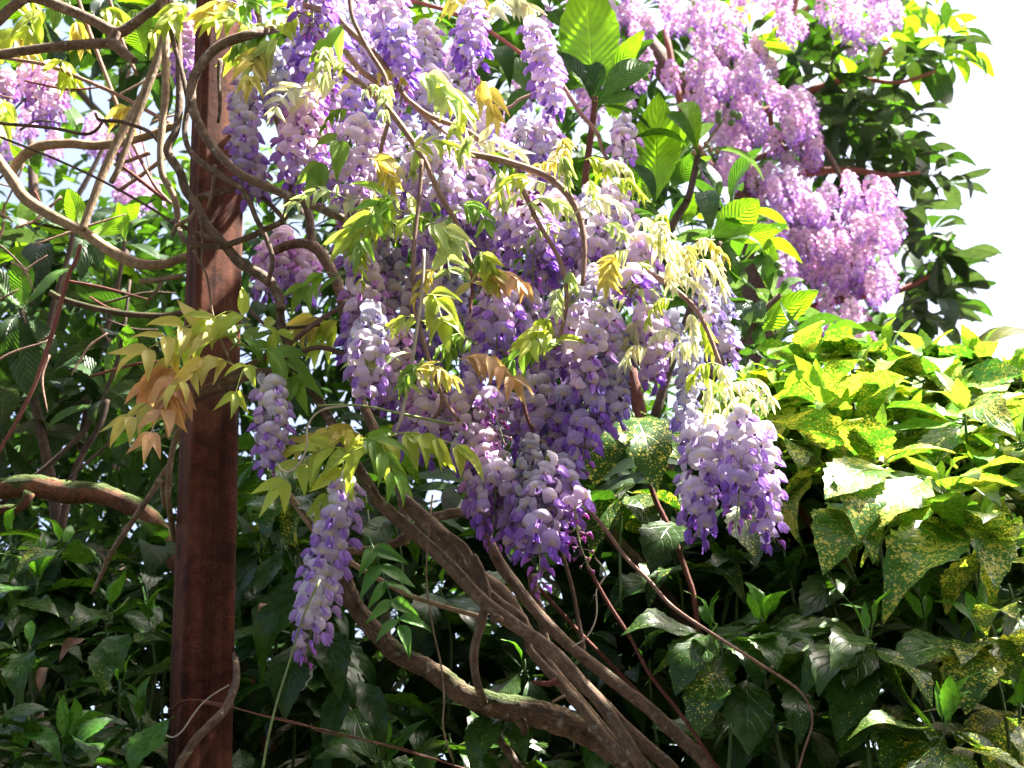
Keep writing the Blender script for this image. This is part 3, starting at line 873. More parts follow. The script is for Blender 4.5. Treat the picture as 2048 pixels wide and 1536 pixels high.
# the mass: (top, tip, width, distance, scheme)
MASS = [
    (630, -40, 625, 70, 110, 1.93, 'blue'), (660, 20, 640, 235, 125, 2.0, 'blue'), (610, 60, 600, 150, 90, 2.1, 'violet' if False else 'blue'),
    (615, 195, 590, 372, 125, 1.97, 'mauve'), (655, 180, 640, 320, 110, 2.05, 'fresh'), (690, 110, 700, 250, 110, 2.1, 'lit'),
    (650, 330, 645, 405, 60, 2.08, 'blue'),
    (715, 255, 690, 435, 130, 1.95, 'pale'), (760, 270, 750, 420, 120, 2.05, 'lit'), (735, 400, 715, 560, 120, 2.0, 'mauve'),
    (770, -30, 780, 110, 90, 2.1, 'lit'), (800, 60, 800, 215, 80, 1.95, 'blue'), (790, 120, 770, 270, 110, 2.15, 'lit'), (850, 60, 850, 150, 100, 2.4, 'lit'),
    (735, 60, 720, 200, 120, 2.25, 'lit'), (860, 150, 870, 280, 110, 2.3, 'lit'), (920, 130, 915, 260, 110, 2.35, 'lit'), (700, -20, 690, 90, 110, 2.15, 'lit'),
    (820, 260, 810, 400, 125, 2.0, 'old'), (880, 250, 880, 420, 110, 1.97, 'old'), (930, 300, 940, 460, 115, 2.02, 'lit'), (840, 360, 830, 500, 120, 2.05, 'old'),
    (900, 380, 900, 520, 120, 2.0, 'pale'), (970, 230, 985, 330, 90, 2.1, 'lit'), (960, 350, 985, 480, 120, 2.05, 'old'), (1010, 380, 1020, 500, 120, 2.0, 'lit'),
    (945, 20, 945, 172, 90, 2.05, 'fresh'), (1065, 55, 1108, 235, 90, 2.05, 'pale'), (1245, 245, 1245, 320, 85, 2.1, 'old'), (1050, 250, 1045, 335, 80, 2.1, 'old'),
    (1095, 255, 1090, 350, 90, 2.1, 'lit'), (1100, 300, 1105, 400, 90, 2.15, 'old'),
    (1070, 420, 1065, 570, 125, 1.98, 'fresh'), (1120, 400, 1115, 545, 120, 2.03, 'lit'), (1180, 390, 1185, 530, 120, 2.03, 'old'), (1225, 380, 1240, 520, 110, 2.06, 'lit'),
    (1080, 540, 1080, 640, 100, 2.05, 'blue'), (1150, 500, 1145, 600, 110, 2.05, 'fresh'), (1230, 480, 1240, 590, 100, 2.05, 'old'), (1280, 490, 1290, 580, 70, 2.0, 'fresh'),
    (760, 500, 740, 640, 120, 2.05, 'old'), (735, 540, 720, 700, 120, 1.97, 'mauve'), (790, 520, 790, 690, 120, 2.05, 'old'), (860, 500, 850, 640, 120, 2.1, 'old'),
    (920, 500, 905, 640, 110, 2.1, 'older'), (980, 480, 985, 590, 110, 2.08, 'fresh'), (860, 640, 850, 740, 90, 2.05, 'blue'),
    (745, 625, 730, 800, 115, 1.92, 'old'), (790, 660, 780, 815, 110, 1.99, 'mauve'), (720, 640, 700, 730, 90, 2.02, 'fresh'),
    (1000, 580, 990, 725, 115, 1.96, 'fresh'), (1055, 600, 1060, 720, 100, 2.0, 'lit'), (950, 640, 950, 760, 100, 2.1, 'mauve'),
    (1185, 550, 1165, 780, 130, 1.93, 'old'), (1150, 600, 1145, 740, 100, 2.0, 'mauve'), (1230, 640, 1235, 840, 110, 1.97, 'older'), (1295, 560, 1308, 765, 95, 1.97, 'old'),
    (1190, 760, 1160, 945, 105, 1.96, 'blue'), (1120, 650, 1105, 830, 120, 2.03, 'fresh'), (1210, 740, 1200, 860, 90, 2.02, 'mauve'),
    (870, 760, 850, 915, 120, 1.98, 'mauve'), (830, 800, 820, 900, 90, 2.05, 'mauve'), (930, 780, 930, 940, 110, 1.97, 'mauve'), (1020, 760, 1010, 900, 130, 2.05, 'mauve'),
    (1080, 770, 1085, 930, 120, 2.0, 'fresh'), (1125, 800, 1125, 960, 110, 2.0, 'blue'), (965, 870, 960, 1040, 110, 1.97, 'mauve'), (1000, 930, 985, 1090, 120, 1.95, 'fresh'),
    (1090, 940, 1080, 1175, 120, 1.9, 'fresh'), (1130, 930, 1125, 1105, 110, 1.95, 'blue'), (1065, 890, 1050, 1040, 70, 1.9, 'dead'), (1035, 960, 1030, 1100, 110, 1.98, 'mauve'),
    (975, 800, 1010, 890, 45, 1.86, 'budding'), (1150, 1010, 1178, 1137, 48, 1.9, 'budding'), (1050, 380, 1064, 435, 45, 1.9, 'budding'), (1265, 560, 1262, 590, 35, 1.9, 'fresh'),
    (1375, 690, 1378, 890, 70, 1.95, 'older'), (1395, 550, 1420, 650, 70, 2.0, 'older'), (1440, 590, 1445, 700, 60, 2.05, 'older'), (1340, 640, 1345, 700, 60, 2.05, 'older'),
    (1440, 680, 1450, 730, 60, 2.05, 'lit'),
    (570, 470, 560, 590, 80, 2.35, 'pink'), (610, 500, 612, 600, 80, 2.35, 'pink'), (535, 500, 530, 590, 60, 2.4, 'pink'),
]
for a in MASS:
    R(V1, a[0], a[1], a[2], a[3], a[4], a[5], a[6], dens=.9, tint=(1.0, .96, 1.0) if rnd.random() < .5 else (1.04, .96, .98))

K = compound
# leaves in front of the flowers; the largest have every leaflet apart
K(V1, 735, 905, 560, 970, 1.9, 'lime', 5, 78, .22, .5, True)
K(V1, 745, 900, 600, 890, 1.93, 'gold', 5, 62, .2, .6, True)
K(V1, 735, 895, 690, 860, 1.95, 'gold', 3, 60, .2, .9, True)
K(V1, 700, 905, 930, 895, 1.88, 'lime', 6, 82, .16, 1.6, True)
K(V1, 760, 900, 650, 1000, 1.88, 'lime', 4, 76, .3, .6, True)
K(V1, 720, 880, 790, 950, 1.86, 'green', 4, 70, .3, 1.0, True)
K(V1, 735, 1065, 800, 1250, 1.86, 'deep', 5, 72, .02, .2, True, wf=1.0)
K(V1, 860, 440, 700, 470, 1.9, 'lime', 4, 74, .25, .55, True)
K(V1, 850, 450, 905, 475, 1.88, 'pale', 4, 66, .3, 1.2, True)
K(V1, 790, 400, 720, 490, 1.9, 'green', 4, 70, .3, .5, True)
K(V1, 855, 590, 885, 640, 1.86, 'lime', 3, 76, .3, .8, True, wf=1.1)
K(V1, 1120, 690, 1020, 725, 1.88, 'green', 4, 66, .25, .9, True)
K(V1, 915, 720, 1030, 760, 1.88, 'bronze', 5, 60, .25, 1.4, True)
K(V1, 1130, 690, 1060, 680, 1.9, 'lime', 4, 62, .3, .8)
K(V1, 930, 580, 990, 545, 1.9, 'gold', 4, 56, .3, 1.1)
K(V1, 960, 570, 1045, 565, 1.9, 'bronze', 5, 56, .3, 1.3)
K(V1, 900, 560, 890, 500, 1.9, 'pale', 4, 50, .3, 1.2)
K(V1, 690, 560, 610, 575, 2.0, 'green', 3, 66, .3, 1.0)
K(V1, 650, 640, 600, 660, 2.1, 'gold', 4, 54, .3, 1.0)
K(V1, 680, 640, 640, 690, 2.1, 'lime', 4, 56, .3, 1.0)
K(V1, 930, 640, 900, 700, 1.95, 'green', 4, 50, .2, .9)
K(V1, 690, 270, 640, 330, 1.9, 'green', 2, 86, .1, .6, True, wf=1.2)
K(V1, 830, 150, 900, 200, 1.9, 'pale', 5, 66, .25, 1.0)
K(V1, 850, 180, 930, 215, 1.9, 'lime', 4, 64, .3, 1.0)
K(V1, 690, 50, 650, 80, 1.9, 'green', 2, 72, .2, 1.2, True)
K(V1, 960, 160, 985, 215, 2.0, 'gold', 3, 66, .3, 1.3)
K(V1, 970, 20, 1050, 10, 2.1, 'cream', 5, 56, .3, 1.3)
K(V1, 900, 10, 950, -10, 2.1, 'gold', 5, 56, .3, 1.3)
for (x, y, c) in [(1285, 470, 'cream'), (1320, 470, 'cream'), (1350, 480, 'cream'), (1390, 480, 'gold'), (1420, 500, 'cream'), (1260, 500, 'pale'), (1330, 430, 'lime'),
                  (1275, 445, 'cream'), (1300, 455, 'cream'), (1310, 490, 'cream'), (1365, 500, 'gold'), (1400, 520, 'cream'), (1430, 480, 'cream'), (1340, 520, 'cream'), (1395, 700, 'cream'), (1440, 740, 'cream'), (1490, 760, 'cream'), (1465, 745, 'lime'), (1410, 830, 'cream'), (1500, 810, 'cream'), (1340, 560, 'cream'), (1300, 520, 'lime'), (1380, 630, 'cream'), (1360, 670, 'cream'), (1400, 640, 'lime'), (1420, 760, 'cream'), (1455, 770, 'cream'), (1480, 790, 'pale'), (1430, 800, 'cream'),
                  (1470, 820, 'cream'), (1380, 770, 'pale'), (1345, 600, 'lime'), (1120, 285, 'gold'), (1150, 300, 'cream'), (1170, 320, 'lime'), (1120, 310, 'pale'), (1200, 330, 'cream'),
                  (1180, 360, 'pale'), (1140, 340, 'gold'), (1100, 370, 'pale'), (1225, 370, 'lime'), (780, 180, 'pale'), (720, 190, 'pale'), (700, 220, 'green'), (750, 150, 'gold'),
                  (800, 390, 'pale'), (770, 420, 'lime'), (840, 300, 'pale'), (930, 240, 'lime'), (950, 270, 'pale'), (1000, 340, 'pale'), (690, 330, 'pale'), (1040, 360, 'gold'),
                  (1140, 540, 'pale'), (1260, 600, 'pale'), (1280, 640, 'cream'), (880, 200, 'pale'), (1100, 480, 'green'), (980, 510, 'green'), (720, 500, 'lime'), (880, 540, 'gold'),
                  (1110, 900, 'pale'), (1150, 985, 'pale'), (955, 690, 'green'), (1100, 640, 'lime'), (1300, 700, 'cream'), (1200, 460, 'pale'), (1130, 460, 'pale'), (660, 100, 'pale'), (700, 130, 'lime')]:
    a = rnd.uniform(0, 6.28); r_ = rnd.uniform(45, 85)
    K(V1, x, y, x + r_ * math.cos(a), y + abs(r_ * math.sin(a)) * .8, rnd.uniform(1.87, 1.97), c, rnd.choice((5, 6)), rnd.uniform(28, 44), .3, rnd.uniform(1.1, 2.0), wf=rnd.uniform(.6, .9), fold=rnd.choice((1, 3)))

casc = [(600, 60), (760, 120), (900, 200), (1000, 300), (1130, 370), (1260, 430), (1300, 620), (1200, 760), (1130, 900), (900, 860), (740, 760), (690, 520), (640, 330), (570, 150)]
def inside(poly, x, y):
    c = False; j = len(poly) - 1
    for i in range(len(poly)):
        if (poly[i][1] > y) != (poly[j][1] > y) and x < (poly[j][0] - poly[i][0]) * (y - poly[i][1]) / (poly[j][1] - poly[i][1]) + poly[i][0]: c = not c
        j = i
    return c
k = 0
while k < 26:
    x = rnd.uniform(560, 1310); y = rnd.uniform(60, 900)
    if not inside(casc, x, y) or (y > 600 and rnd.random() < .6): continue
    a = rnd.uniform(-.5, 3.6); r_ = rnd.uniform(80, 125)
    K(V1, x, y, x + r_ * math.cos(a), y + r_ * math.sin(a) * .5, rnd.uniform(1.85, 1.93), rnd.choice(('lime', 'pale', 'green', 'pale', 'lime', 'gold', 'cream')), rnd.choice((5, 6)), rnd.uniform(34, 50), .25, rnd.uniform(.5, 1.3), wf=rnd.uniform(.7, .95)); k += 1

# 2. the vine winding up the post
V2 = root("wisteria_vine", "wisteria vine winding bare brown stems around the rusty post", "vine", ground_at(360, 1536, 2.0))
def S2(pts, mat=M_VINE, Y=2.0, **k): return stem(V2, pts, mat, Y, **k)
S2([(355, -30, 7, 2.05), (348, 5, 7), (355, 58, 7), (359, 143, 7), (359, 205, 8), (352, 260, 8), (335, 301, 9), (359, 342, 9), (373, 383, 9), (393, 410, 9), (417, 455, 10), (451, 492, 10), (480, 525, 11), (533, 558, 11), (556, 590, 11), (562, 620, 10)], Y=1.98)
S2([(330, -30, 7), (328, 0, 7), (331, 51, 7.5), (331, 120, 7.5), (331, 188, 8), (325, 246, 7), (321, 301, 7), (325, 349, 7), (349, 397, 7), (355, 444, 6), (345, 470, 5)], M_TAN, Y=2.02)
S2([(338, 44, 5), (348, 90, 5.5), (359, 126, 5.5), (372, 180, 5.5), (376, 212, 6), (369, 260, 6), (379, 301, 6), (410, 331, 7), (455, 359, 7), (489, 383, 6.5), (513, 438, 6), (533, 478, 6), (545, 520, 5), (535, 570, 5)], Y=1.96)
S2([(620, 40, 10, 2.1), (574, 51, 10, 2.05), (513, 65, 10), (444, 89, 10), (407, 123, 10), (386, 160, 10), (383, 205, 10), (400, 253, 9.5), (431, 301, 9), (478, 345, 9), (547, 379, 9), (615, 407, 8.5), (700, 444, 8), (760, 480, 7, 2.1)], Y=1.93)
S2([(393, 397, 7), (420, 388, 7), (444, 383, 7), (486, 379, 6), (530, 400, 5), (570, 440, 5)], Y=2.0)
S2([(355, 450, 6, 2.05), (369, 480, 6), (405, 492, 6), (444, 492, 6.5), (496, 475, 6.5), (533, 458, 6.5), (567, 438, 6), (578, 393, 6), (580, 370, 5)], Y=1.97)
S2([(345, 440, 4), (380, 460, 5), (430, 480, 5), (445, 486, 4)], Y=1.96)
S2([(390, 420, 3), (380, 435, 4), (362, 447, 4.5), (350, 452, 4)], M_TAN, Y=1.95, name="tendril")
S2([(386, 500, 2.5), (413, 551, 2.5), (424, 620, 2.5), (441, 678, 3), (468, 736, 3), (485, 750, 3)], M_TAN, Y=2.0)
S2([(386, 470, 2), (400, 530, 2), (404, 480, 2), (398, 430, 2)], M_TAN, Y=1.97, name="tendril")
S2([(338, 838, 9), (365, 815, 9.5), (397, 791, 10), (444, 767, 12), (480, 752, 12), (530, 745, 9), (600, 735, 7)], M_VINE, Y=1.98, tint=1.15)
S2([(440, 775, 8), (480, 740, 7), (560, 700, 5.5), (640, 640, 5), (700, 603, 4.5)], M_TWIG, Y=1.99, tint=.75)
S2([(310, 826, 3), (325, 833, 3.2), (340, 838, 3)], M_STRING, Y=1.98, tint=.6, name="stub")
S2([(440, 775, 14, 2.03), (470, 760, 15, 2.06), (510, 745, 12, 2.1)], M_VINE, Y=2.0, name="burl", rough=.25)
S2([(397, 795, 4), (383, 815, 4.5, 2.02), (350, 880, 7, 2.06), (337, 962, 7, 2.06), (338, 1013, 6, 2.1), (350, 1080, 6, 2.25)], M_TAN, Y=2.0, tint=.8)
S2([(383, 825, 3), (360, 850, 3), (330, 872, 2.5), (295, 885, 2)], M_TAN, Y=1.98, name="tendril")
S2([(400, 801, 3), (440, 790, 3), (480, 790, 3), (520, 800, 2.5), (560, 820, 2.5)], M_TWIG, Y=1.98, tint=.6)
S2([(478, 795, 2.5), (472, 815, 2.5), (474, 850, 2.5), (472, 838, 2)], M_TWIG, Y=1.97, tint=.6)
S2([(560, 720, 4), (600, 705, 4.5), (640, 695, 5), (690, 710, 4), (720, 740, 3)], M_TWIG, Y=1.98, tint=.55)
S2([(480, 600, 3), (510, 630, 3.5), (540, 655, 3), (590, 655, 3.5), (640, 650, 3)], M_TWIG, Y=2.02, tint=.55)
S2([(330, 1012, 6, 2.2), (325, 970, 6, 2.1), (318, 960, 5, 2.1)], M_TAN, Y=2.1)
S2([(400, 1255, 5, 2.26), (440, 1285, 5.5, 2.23), (466, 1308, 6, 2.15), (472, 1328, 6.5, 2.08), (473, 1345, 7, 2.04), (470, 1372, 8, 2.02), (450, 1418, 8.5, 2.0), (420, 1450, 9, 1.98), (395, 1475, 9, 1.98), (372, 1508, 9, 1.99), (355, 1545, 9, 2.0), (340, 1650, 9, 2.0), (400, 1900, 10, 2.0), (420, 2600, 12, 2.0)], M_VINE, tint=.9)
S2([(440, 120, 6), (438, 160, 4), (440, 210, 4), (436, 245, 3)], M_VINE, Y=1.98)
S2([(430, 330, 4), (425, 380, 4), (415, 420, 3.5)], M_TAN, Y=1.98)
R(V2, 490, 175, 482, 365, 88, 1.97, 'pale', dens=.85); R(V2, 510, 330, 505, 400, 45, 2.0, 'mauve')
R(V2, 545, 115, 545, 222, 95, 2.0, 'older'); R(V2, 590, 90, 600, 190, 90, 2.08, 'blue'); R(V2, 470, -20, 480, 40, 60, 2.05, 'blue')
K(V2, 470, 680, 285, 705, 1.95, 'gold', 5, 80, .25, .3, True)
K(V2, 490, 690, 370, 690, 1.95, 'lime', 5, 72, .3, .5, True)
K(V2, 500, 640, 420, 640, 1.95, 'lime', 2, 74, .25, .3, True)
K(V2, 470, 730, 355, 770, 1.94, 'gold', 5, 62, .3, .9, True)
K(V2, 520, 650, 570, 700, 1.95, 'lime', 3, 66, .2, .5, True)
K(V2, 460, 700, 510, 680, 1.95, 'green', 3, 62, .25, .5, True)
K(V2, 520, 700, 590, 760, 1.93, 'green', 4, 80, .3, .6, True)
K(V2, 500, 730, 470, 790, 1.93, 'lime', 2, 56, .2, .7)
K(V2, 345, 738, 295, 770, 1.94, 'orange', 5, 74, .25, 1.1, True)
K(V2, 342, 745, 340, 800, 1.92, 'orange', 4, 80, .2, .8, True)
K(V2, 345, 700, 330, 745, 1.95, 'gold', 3, 50, .2, 1.2)
K(V2, 340, 820, 255, 835, 1.93, 'gold', 3, 72, .3, .9, True)
K(V2, 335, 820, 300, 870, 1.93, 'bronze', 2, 70, .2, .8, True)
for (x, y, x2, y2, c) in [(520, 60, 430, 40, 'lime'), (540, 70, 480, 90, 'green'), (560, 75, 520, 120, 'pale'), (550, 60, 600, 30, 'lime'), (480, 10, 420, 20, 'gold'), (520, 90, 470, 110, 'lime'),
                          (580, 30, 640, 20, 'lime'), (460, 30, 500, 0, 'green'), (380, 10, 340, 40, 'lime'), (530, 110, 500, 160, 'gold')]:
    K(V2, x, y, x2, y2, rnd.uniform(1.9, 2.0), c, 4, rnd.uniform(52, 70), .25, rnd.uniform(.8, 1.3))

# 3. the bare tan stems left of the post
V3 = root("wisteria_vine", "tangle of smooth sunlit tan vine stems left of the post, almost leafless", "vine", ground_at(-120, 1536, 2.5))
def S3(pts, mat=M_TAN, Y=2.3, **k): return stem(V3, pts, mat, Y, **k)
S3([(-60, 240, 10), (0, 325, 11), (27, 363, 12), (51, 397, 12), (103, 431, 11), (164, 462, 11), (212, 496, 11), (267, 525, 11), (320, 530, 10), (366, 515, 9), (420, 490, 8)], Y=2.25)
S3([(22, 362, 10), (27, 340, 10), (41, 318, 10), (75, 294, 11), (137, 287, 10), (191, 291, 9.5), (246, 284, 9), (301, 270, 8.5), (350, 250, 8)], Y=2.27)
S3([(164, 460, 8), (175, 430, 8), (185, 403, 8), (205, 349, 8.5), (239, 274, 9), (270, 219, 9), (294, 171, 8), (321, 96, 8), (335, 40, 7), (345, -30, 7)], Y=2.22)
S3([(222, 365, 6), (239, 332, 6), (267, 253, 7), (290, 191, 7.5), (318, 113, 7), (330, 60, 6)], Y=2.2, tint=.8)
S3([(-30, 70, 10), (0, 38, 11), (34, 7, 11), (68, -5, 11), (137, 20, 11), (191, 44, 11), (232, 65, 12), (262, 52, 11), (290, 30, 10), (318, 10, 10), (350, -30, 9)], M_VINE, Y=2.2)
S3([(-40, 113, 9), (0, 109, 10), (68, 99, 10), (137, 91, 10), (205, 87, 11), (230, 90, 12), (248, 106, 10), (270, 122, 7)], M_VINE, Y=2.15)
S3([(232, 65, 10), (226, 80, 12), (224, 90, 11)], M_VINE, Y=2.17)
S3([(150, -20, 4), (191, 96, 4.5), (232, 205, 4.5), (246, 246, 5), (267, 291, 4), (308, 369, 4), (342, 407, 4)], M_TWIG, Y=2.4)
S3([(215, -15, 4), (246, 85, 4), (274, 150, 4)], M_TWIG, Y=2.35)
S3([(-20, 113, 3.5), (50, 122, 3.5), (103, 133, 4), (171, 161, 4), (239, 191, 4), (308, 229, 4), (345, 250, 3.5)], M_TWIG, Y=2.35)
S3([(-10, 246, 3.5), (103, 256, 3.5), (165, 268, 3.5), (190, 262, 3.5), (205, 245, 3)], M_DARKBARK, Y=2.1, tint=1.6)
S3([(191, 226, 3), (200, 240, 3.5), (240, 243, 4), (274, 253, 4), (300, 265, 4), (318, 285, 4)], M_DARKBARK, Y=2.1, tint=1.8)
S3([(-10, 270, 2.5), (103, 315, 2.5), (205, 362, 2.5), (308, 420, 2.5), (350, 450, 2.5)], M_DARKBARK, Y=2.1, tint=1.5)
S3([(240, 330, 4), (280, 360, 4), (330, 400, 4)], M_RED, Y=2.35)
S3([(161, 490, 4.5), (150, 525, 4.5), (137, 551, 4.5), (118, 620, 4.5), (103, 671, 4.5), (85, 725, 4), (68, 773, 4), (34, 842, 4), (0, 900, 3.5), (-30, 960, 3.5)], M_RED, Y=2.15, tint=1.7)
S3([(103, 671, 3), (90, 678, 2.5), (76, 682, 1.2)], M_RED, Y=2.15, tint=1.7, name="spur")
S3([(280, 562, 5.5), (300, 562, 5.5), (328, 558, 5.5), (366, 551, 5)], M_TAN, Y=2.25)
S3([(325, 565, 3.5), (310, 585, 3.5), (294, 605, 3)], M_TAN, Y=2.25, tint=.7, name="stub")
S3([(100, 585, 6), (130, 600, 6), (205, 620, 6.5), (273, 630, 6.5), (342, 630, 6), (380, 615, 6)], M_MOSS, Y=2.5)
S3([(342, 924, 5.5), (318, 960, 6), (308, 979, 6.5), (265, 1042, 6), (223, 1105, 5.5), (202, 1150, 4.5), (183, 1188, 3)], M_TAN, Y=2.18, tint=.75, label="dead twig hanging down")
S3([(235, 1085, 2.5), (222, 1100, 2), (205, 1100, 1.5)], M_TAN, Y=2.17, tint=.75, name="spur")
S3([(212, 1130, 2.5), (206, 1110, 2), (202, 1095, 1.5)], M_TAN, Y=2.17, tint=.75, name="spur")
S3([(300, 305, 5), (262, 320, 4), (228, 330, 3)], M_TWIG, Y=2.4, tint=.8)
S3([(330, 315, 5), (290, 345, 4.5), (240, 380, 4)], M_TWIG, Y=2.5, tint=.8)
for k in range(34):
    x = rnd.uniform(-20, 340); y = rnd.uniform(120, 960); a = rnd.uniform(-.9, .9) + (math.pi / 2 if rnd.random() < .3 else 0); l_ = rnd.uniform(60, 200)
    c_, s_ = math.cos(a), math.sin(a)
    S3([(x - l_ * c_ * .5, y - l_ * s_ * .5, rnd.uniform(1.5, 3)), (x + rnd.uniform(-14, 14), y + rnd.uniform(-14, 14), rnd.uniform(1.8, 3.2)), (x + l_ * c_ * .5, y + l_ * s_ * .5, rnd.uniform(1, 2))],
       rnd.choice((M_DARKBARK, M_TWIG, M_RED)), Y=rnd.uniform(2.35, 2.9), name="twig", tint=rnd.uniform(.8, 1.5))
R(V3, 95, 140, 90, 245, 95, 2.7, 'pink', tint=(1.05, .95, 1)); R(V3, 55, 140, 45, 200, 70, 2.75, 'pink', tint=(1.05, .93, 1)); R(V3, 15, 160, 8, 210, 60, 2.7, 'pink', tint=(1.05, .95, 1))
R(V3, 372, 30, 362, 150, 70, 2.35, 'pink', tint=(1.05, .95, 1))
for (x, y, x2, y2, c) in [(40, 60, -10, 80, 'lime'), (30, 75, 55, 100, 'gold'), (150, 40, 160, 80, 'gold'), (90, 20, 60, 60, 'lime'), (200, 20, 240, 40, 'lime'), (260, 210, 250, 230, 'gold'), (10, 200, 0, 250, 'lime'), (120, 120, 140, 150, 'lime'), (20, 20, 60, 0, 'lime'), (300, 60, 330, 90, 'lime')]:
    K(V3, x, y, x2, y2, rnd.uniform(2.2, 2.5), c, 4, rnd.uniform(46, 66), .25, rnd.uniform(.8, 1.3))

# ------------------------------------------------------------------ mossy limb under the bundle
limb = root("mossy_limb", "thick crooked limb with cracked bark and moss under the twisted stems", "branch", ground_at(1500, 1536, 2.4))
stem(limb, [(672, 1085, 10), (687, 1140, 13), (701, 1195, 17), (740, 1251, 19), (795, 1307, 20), (865, 1342, 20), (932, 1391, 23), (1001, 1412, 26), (1071, 1426, 27), (1141, 1450, 27), (1211, 1488, 26), (1280, 1545, 28), (1420, 1740, 32, 2.3), (1560, 2100, 36, 2.4), (1600, 2700, 42, 2.45)], M_MOSS, Y=2.17, name="trunk", ns=16, rough=.12, sub=8)
stem(limb, [(1040, 1440, 10), (1050, 1460, 8), (1046, 1470, 5)], M_MOSS, Y=2.12, name="knot", rough=.2)
bough = root("orange_bough", "heavy orange-barked bough with moss, crossing behind the post", "branch", P(-20, 980, 2.9))
stem(bough, [(-60, 985, 22), (0, 978, 23), (68, 972, 22), (137, 985, 22), (191, 985, 22), (250, 1005, 20), (297, 1031, 18), (331, 1077, 18), (350, 1120, 17), (420, 1250, 16), (520, 1420, 16), (600, 1800, 18)], M_ORANGE, Y=2.75, name="limb", ns=14, rough=.1, sub=8)
stem(bough, [(60, 985, 12), (40, 1015, 10), (0, 1020, 9), (-60, 1040, 8)], M_ORANGE, Y=2.72, name="limb", rough=.1)
stem(bough, [(0, 1010, 5), (60, 960, 5), (130, 900, 5), (190, 830, 4), (240, 700, 4), (260, 560, 3)], M_DARKBARK, Y=2.8, name="limb", rough=.1)

# ------------------------------------------------------------------ spotted laurel shrubs
UP = np.array([0, 0, 1.0])
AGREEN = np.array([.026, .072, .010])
def rosette(sh, px, py, Y, lpx, n=8, new=4, spot=.5, bright=1.0, lean=None, newc=(.16, .34, .03), tilt=(-.75, .25), stemlen=.22):
    rs = np.random.RandomState(rnd.randint(0, 10 ** 6))
    c = P(px, py, Y); mp_ = mpp(px, py, Y)
    ax = norm(UP + (np.asarray(lean) if lean is not None else np.array([rs.uniform(-.3, .3), rs.uniform(-.45, .05), 0])))
    M3 = frame(np.array([ax[0], ax[1], ax[2]]), np.array([0, -1.0, .2]))
    e1, e2 = M3[:, 0], M3[:, 2]
    part(sh, "shoot", tube(catmull([c - ax * stemlen * .3 - UP * stemlen * .7 + rs.uniform(-.03, .03, 3), c - ax * stemlen * .4, c + ax * .01], 4), np.linspace(.0032, .0022, 9), 6, (.28, .40, .28)), M_GREENSTEM, c)
    a = rs.uniform(0, 6.28)
    for k in range(n + 2):
        a += 2.4 + rs.uniform(-.3, .3)
        el = rs.uniform(*tilt) * (1.1 - .3 * k / n)
        L0 = lpx * mp_ * rs.uniform(.75, 1.15)
        out = e1 * math.cos(a) + e2 * math.sin(a)
        d = norm(out * math.cos(el) + ax * math.sin(el))
        b = c - ax * rs.uniform(0, .035) + out * L0 * .12
        zh = ax * 1.0 - out * .1 + rs.uniform(-.3, .3, 3)
        m3, ln = leaf_matrix(b, b + d * L0, zh, rs.uniform(.85, 1.2), rs.uniform(-.35, .35))
        cc = AGREEN * bright * rs.uniform(.75, 1.35) * np.array([rs.uniform(.8, 1.3), 1, 1])
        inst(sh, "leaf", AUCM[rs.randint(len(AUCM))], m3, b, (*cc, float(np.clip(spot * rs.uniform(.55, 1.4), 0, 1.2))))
    for k in range(new):
        a += 2.4 + rs.uniform(-.4, .4)
        el = rs.uniform(.7, 1.35)
        L0 = lpx * mp_ * rs.uniform(.35, .6)
        out = e1 * math.cos(a) + e2 * math.sin(a)
        d = norm(out * math.cos(el) + ax * math.sin(el))
        b = c + ax * .008 + out * .006
        m3, ln = leaf_matrix(b, b + d * L0, -out + ax * .3, rs.uniform(.75, 1.0), rs.uniform(-.3, .3))
        cc = np.array(newc) * rs.uniform(.8, 1.25)
        inst(sh, "leaf", AUCM[rs.randint(len(AUCM))], m3, b, (*cc, .04))

def one_leaf(sh, meshes, bx, by, tx, ty, Y, col, alpha=1.0, wf=1.0, zh=None, Yt=None, roll=0.0, name="leaf", k=None):
    b = P(bx, by, Y); t = P(tx, ty, Yt if Yt else Y)
    zz = np.array([0, -.7, .7]) if zh is None else np.asarray(zh, float)
    m3, ln = leaf_matrix(b, t, zz, wf, roll)
    return inst(sh, name, meshes[rnd.randrange(len(meshes)) if k is None else k], m3, b, (col[0], col[1], col[2], alpha))

def fill_leaves(sh, geos, mat, n, box, Yr, lpx, cols, zh=(0, -.4, 1), name="inner_foliage", alpha_spots=False, dirdown=.35, keep=None):
    """the leaves past counting, deep inside a shrub"""
    gs = []
    rs = np.random.RandomState(rnd.randint(0, 10 ** 6))
    while len(gs) < n:
        px = rs.uniform(box[0], box[2]); py = rs.uniform(box[1], box[3])
        if keep is not None and not keep(px, py): continue
        Y = rs.uniform(*Yr)
        b = P(px, py, Y)
        d = norm([rs.uniform(-1, 1), rs.uniform(-1, .6), rs.uniform(-1, .6) - dirdown])
        ll = lpx * mpp(px, py, Y) * rs.uniform(.7, 1.25)
        m3, ln = leaf_matrix(b, b + d * ll, np.asarray(zh) + rs.uniform(-.6, .6, 3), rs.uniform(.8, 1.2))
        c = np.array(cols[rs.randint(len(cols))]) * rs.uniform(.6, 1.3)
        gs.append(geos[rs.randint(len(geos))].xf(m3, b).tint(c))
    return part(sh, name, merge(gs), mat, WORG[sh.name], kind="stuff")

AUCLO = [leaf_geo(ol_aucuba, 6, 2, .25, a, .0, seed=80 + i) for i, a in enumerate((.12, .22, .02))]
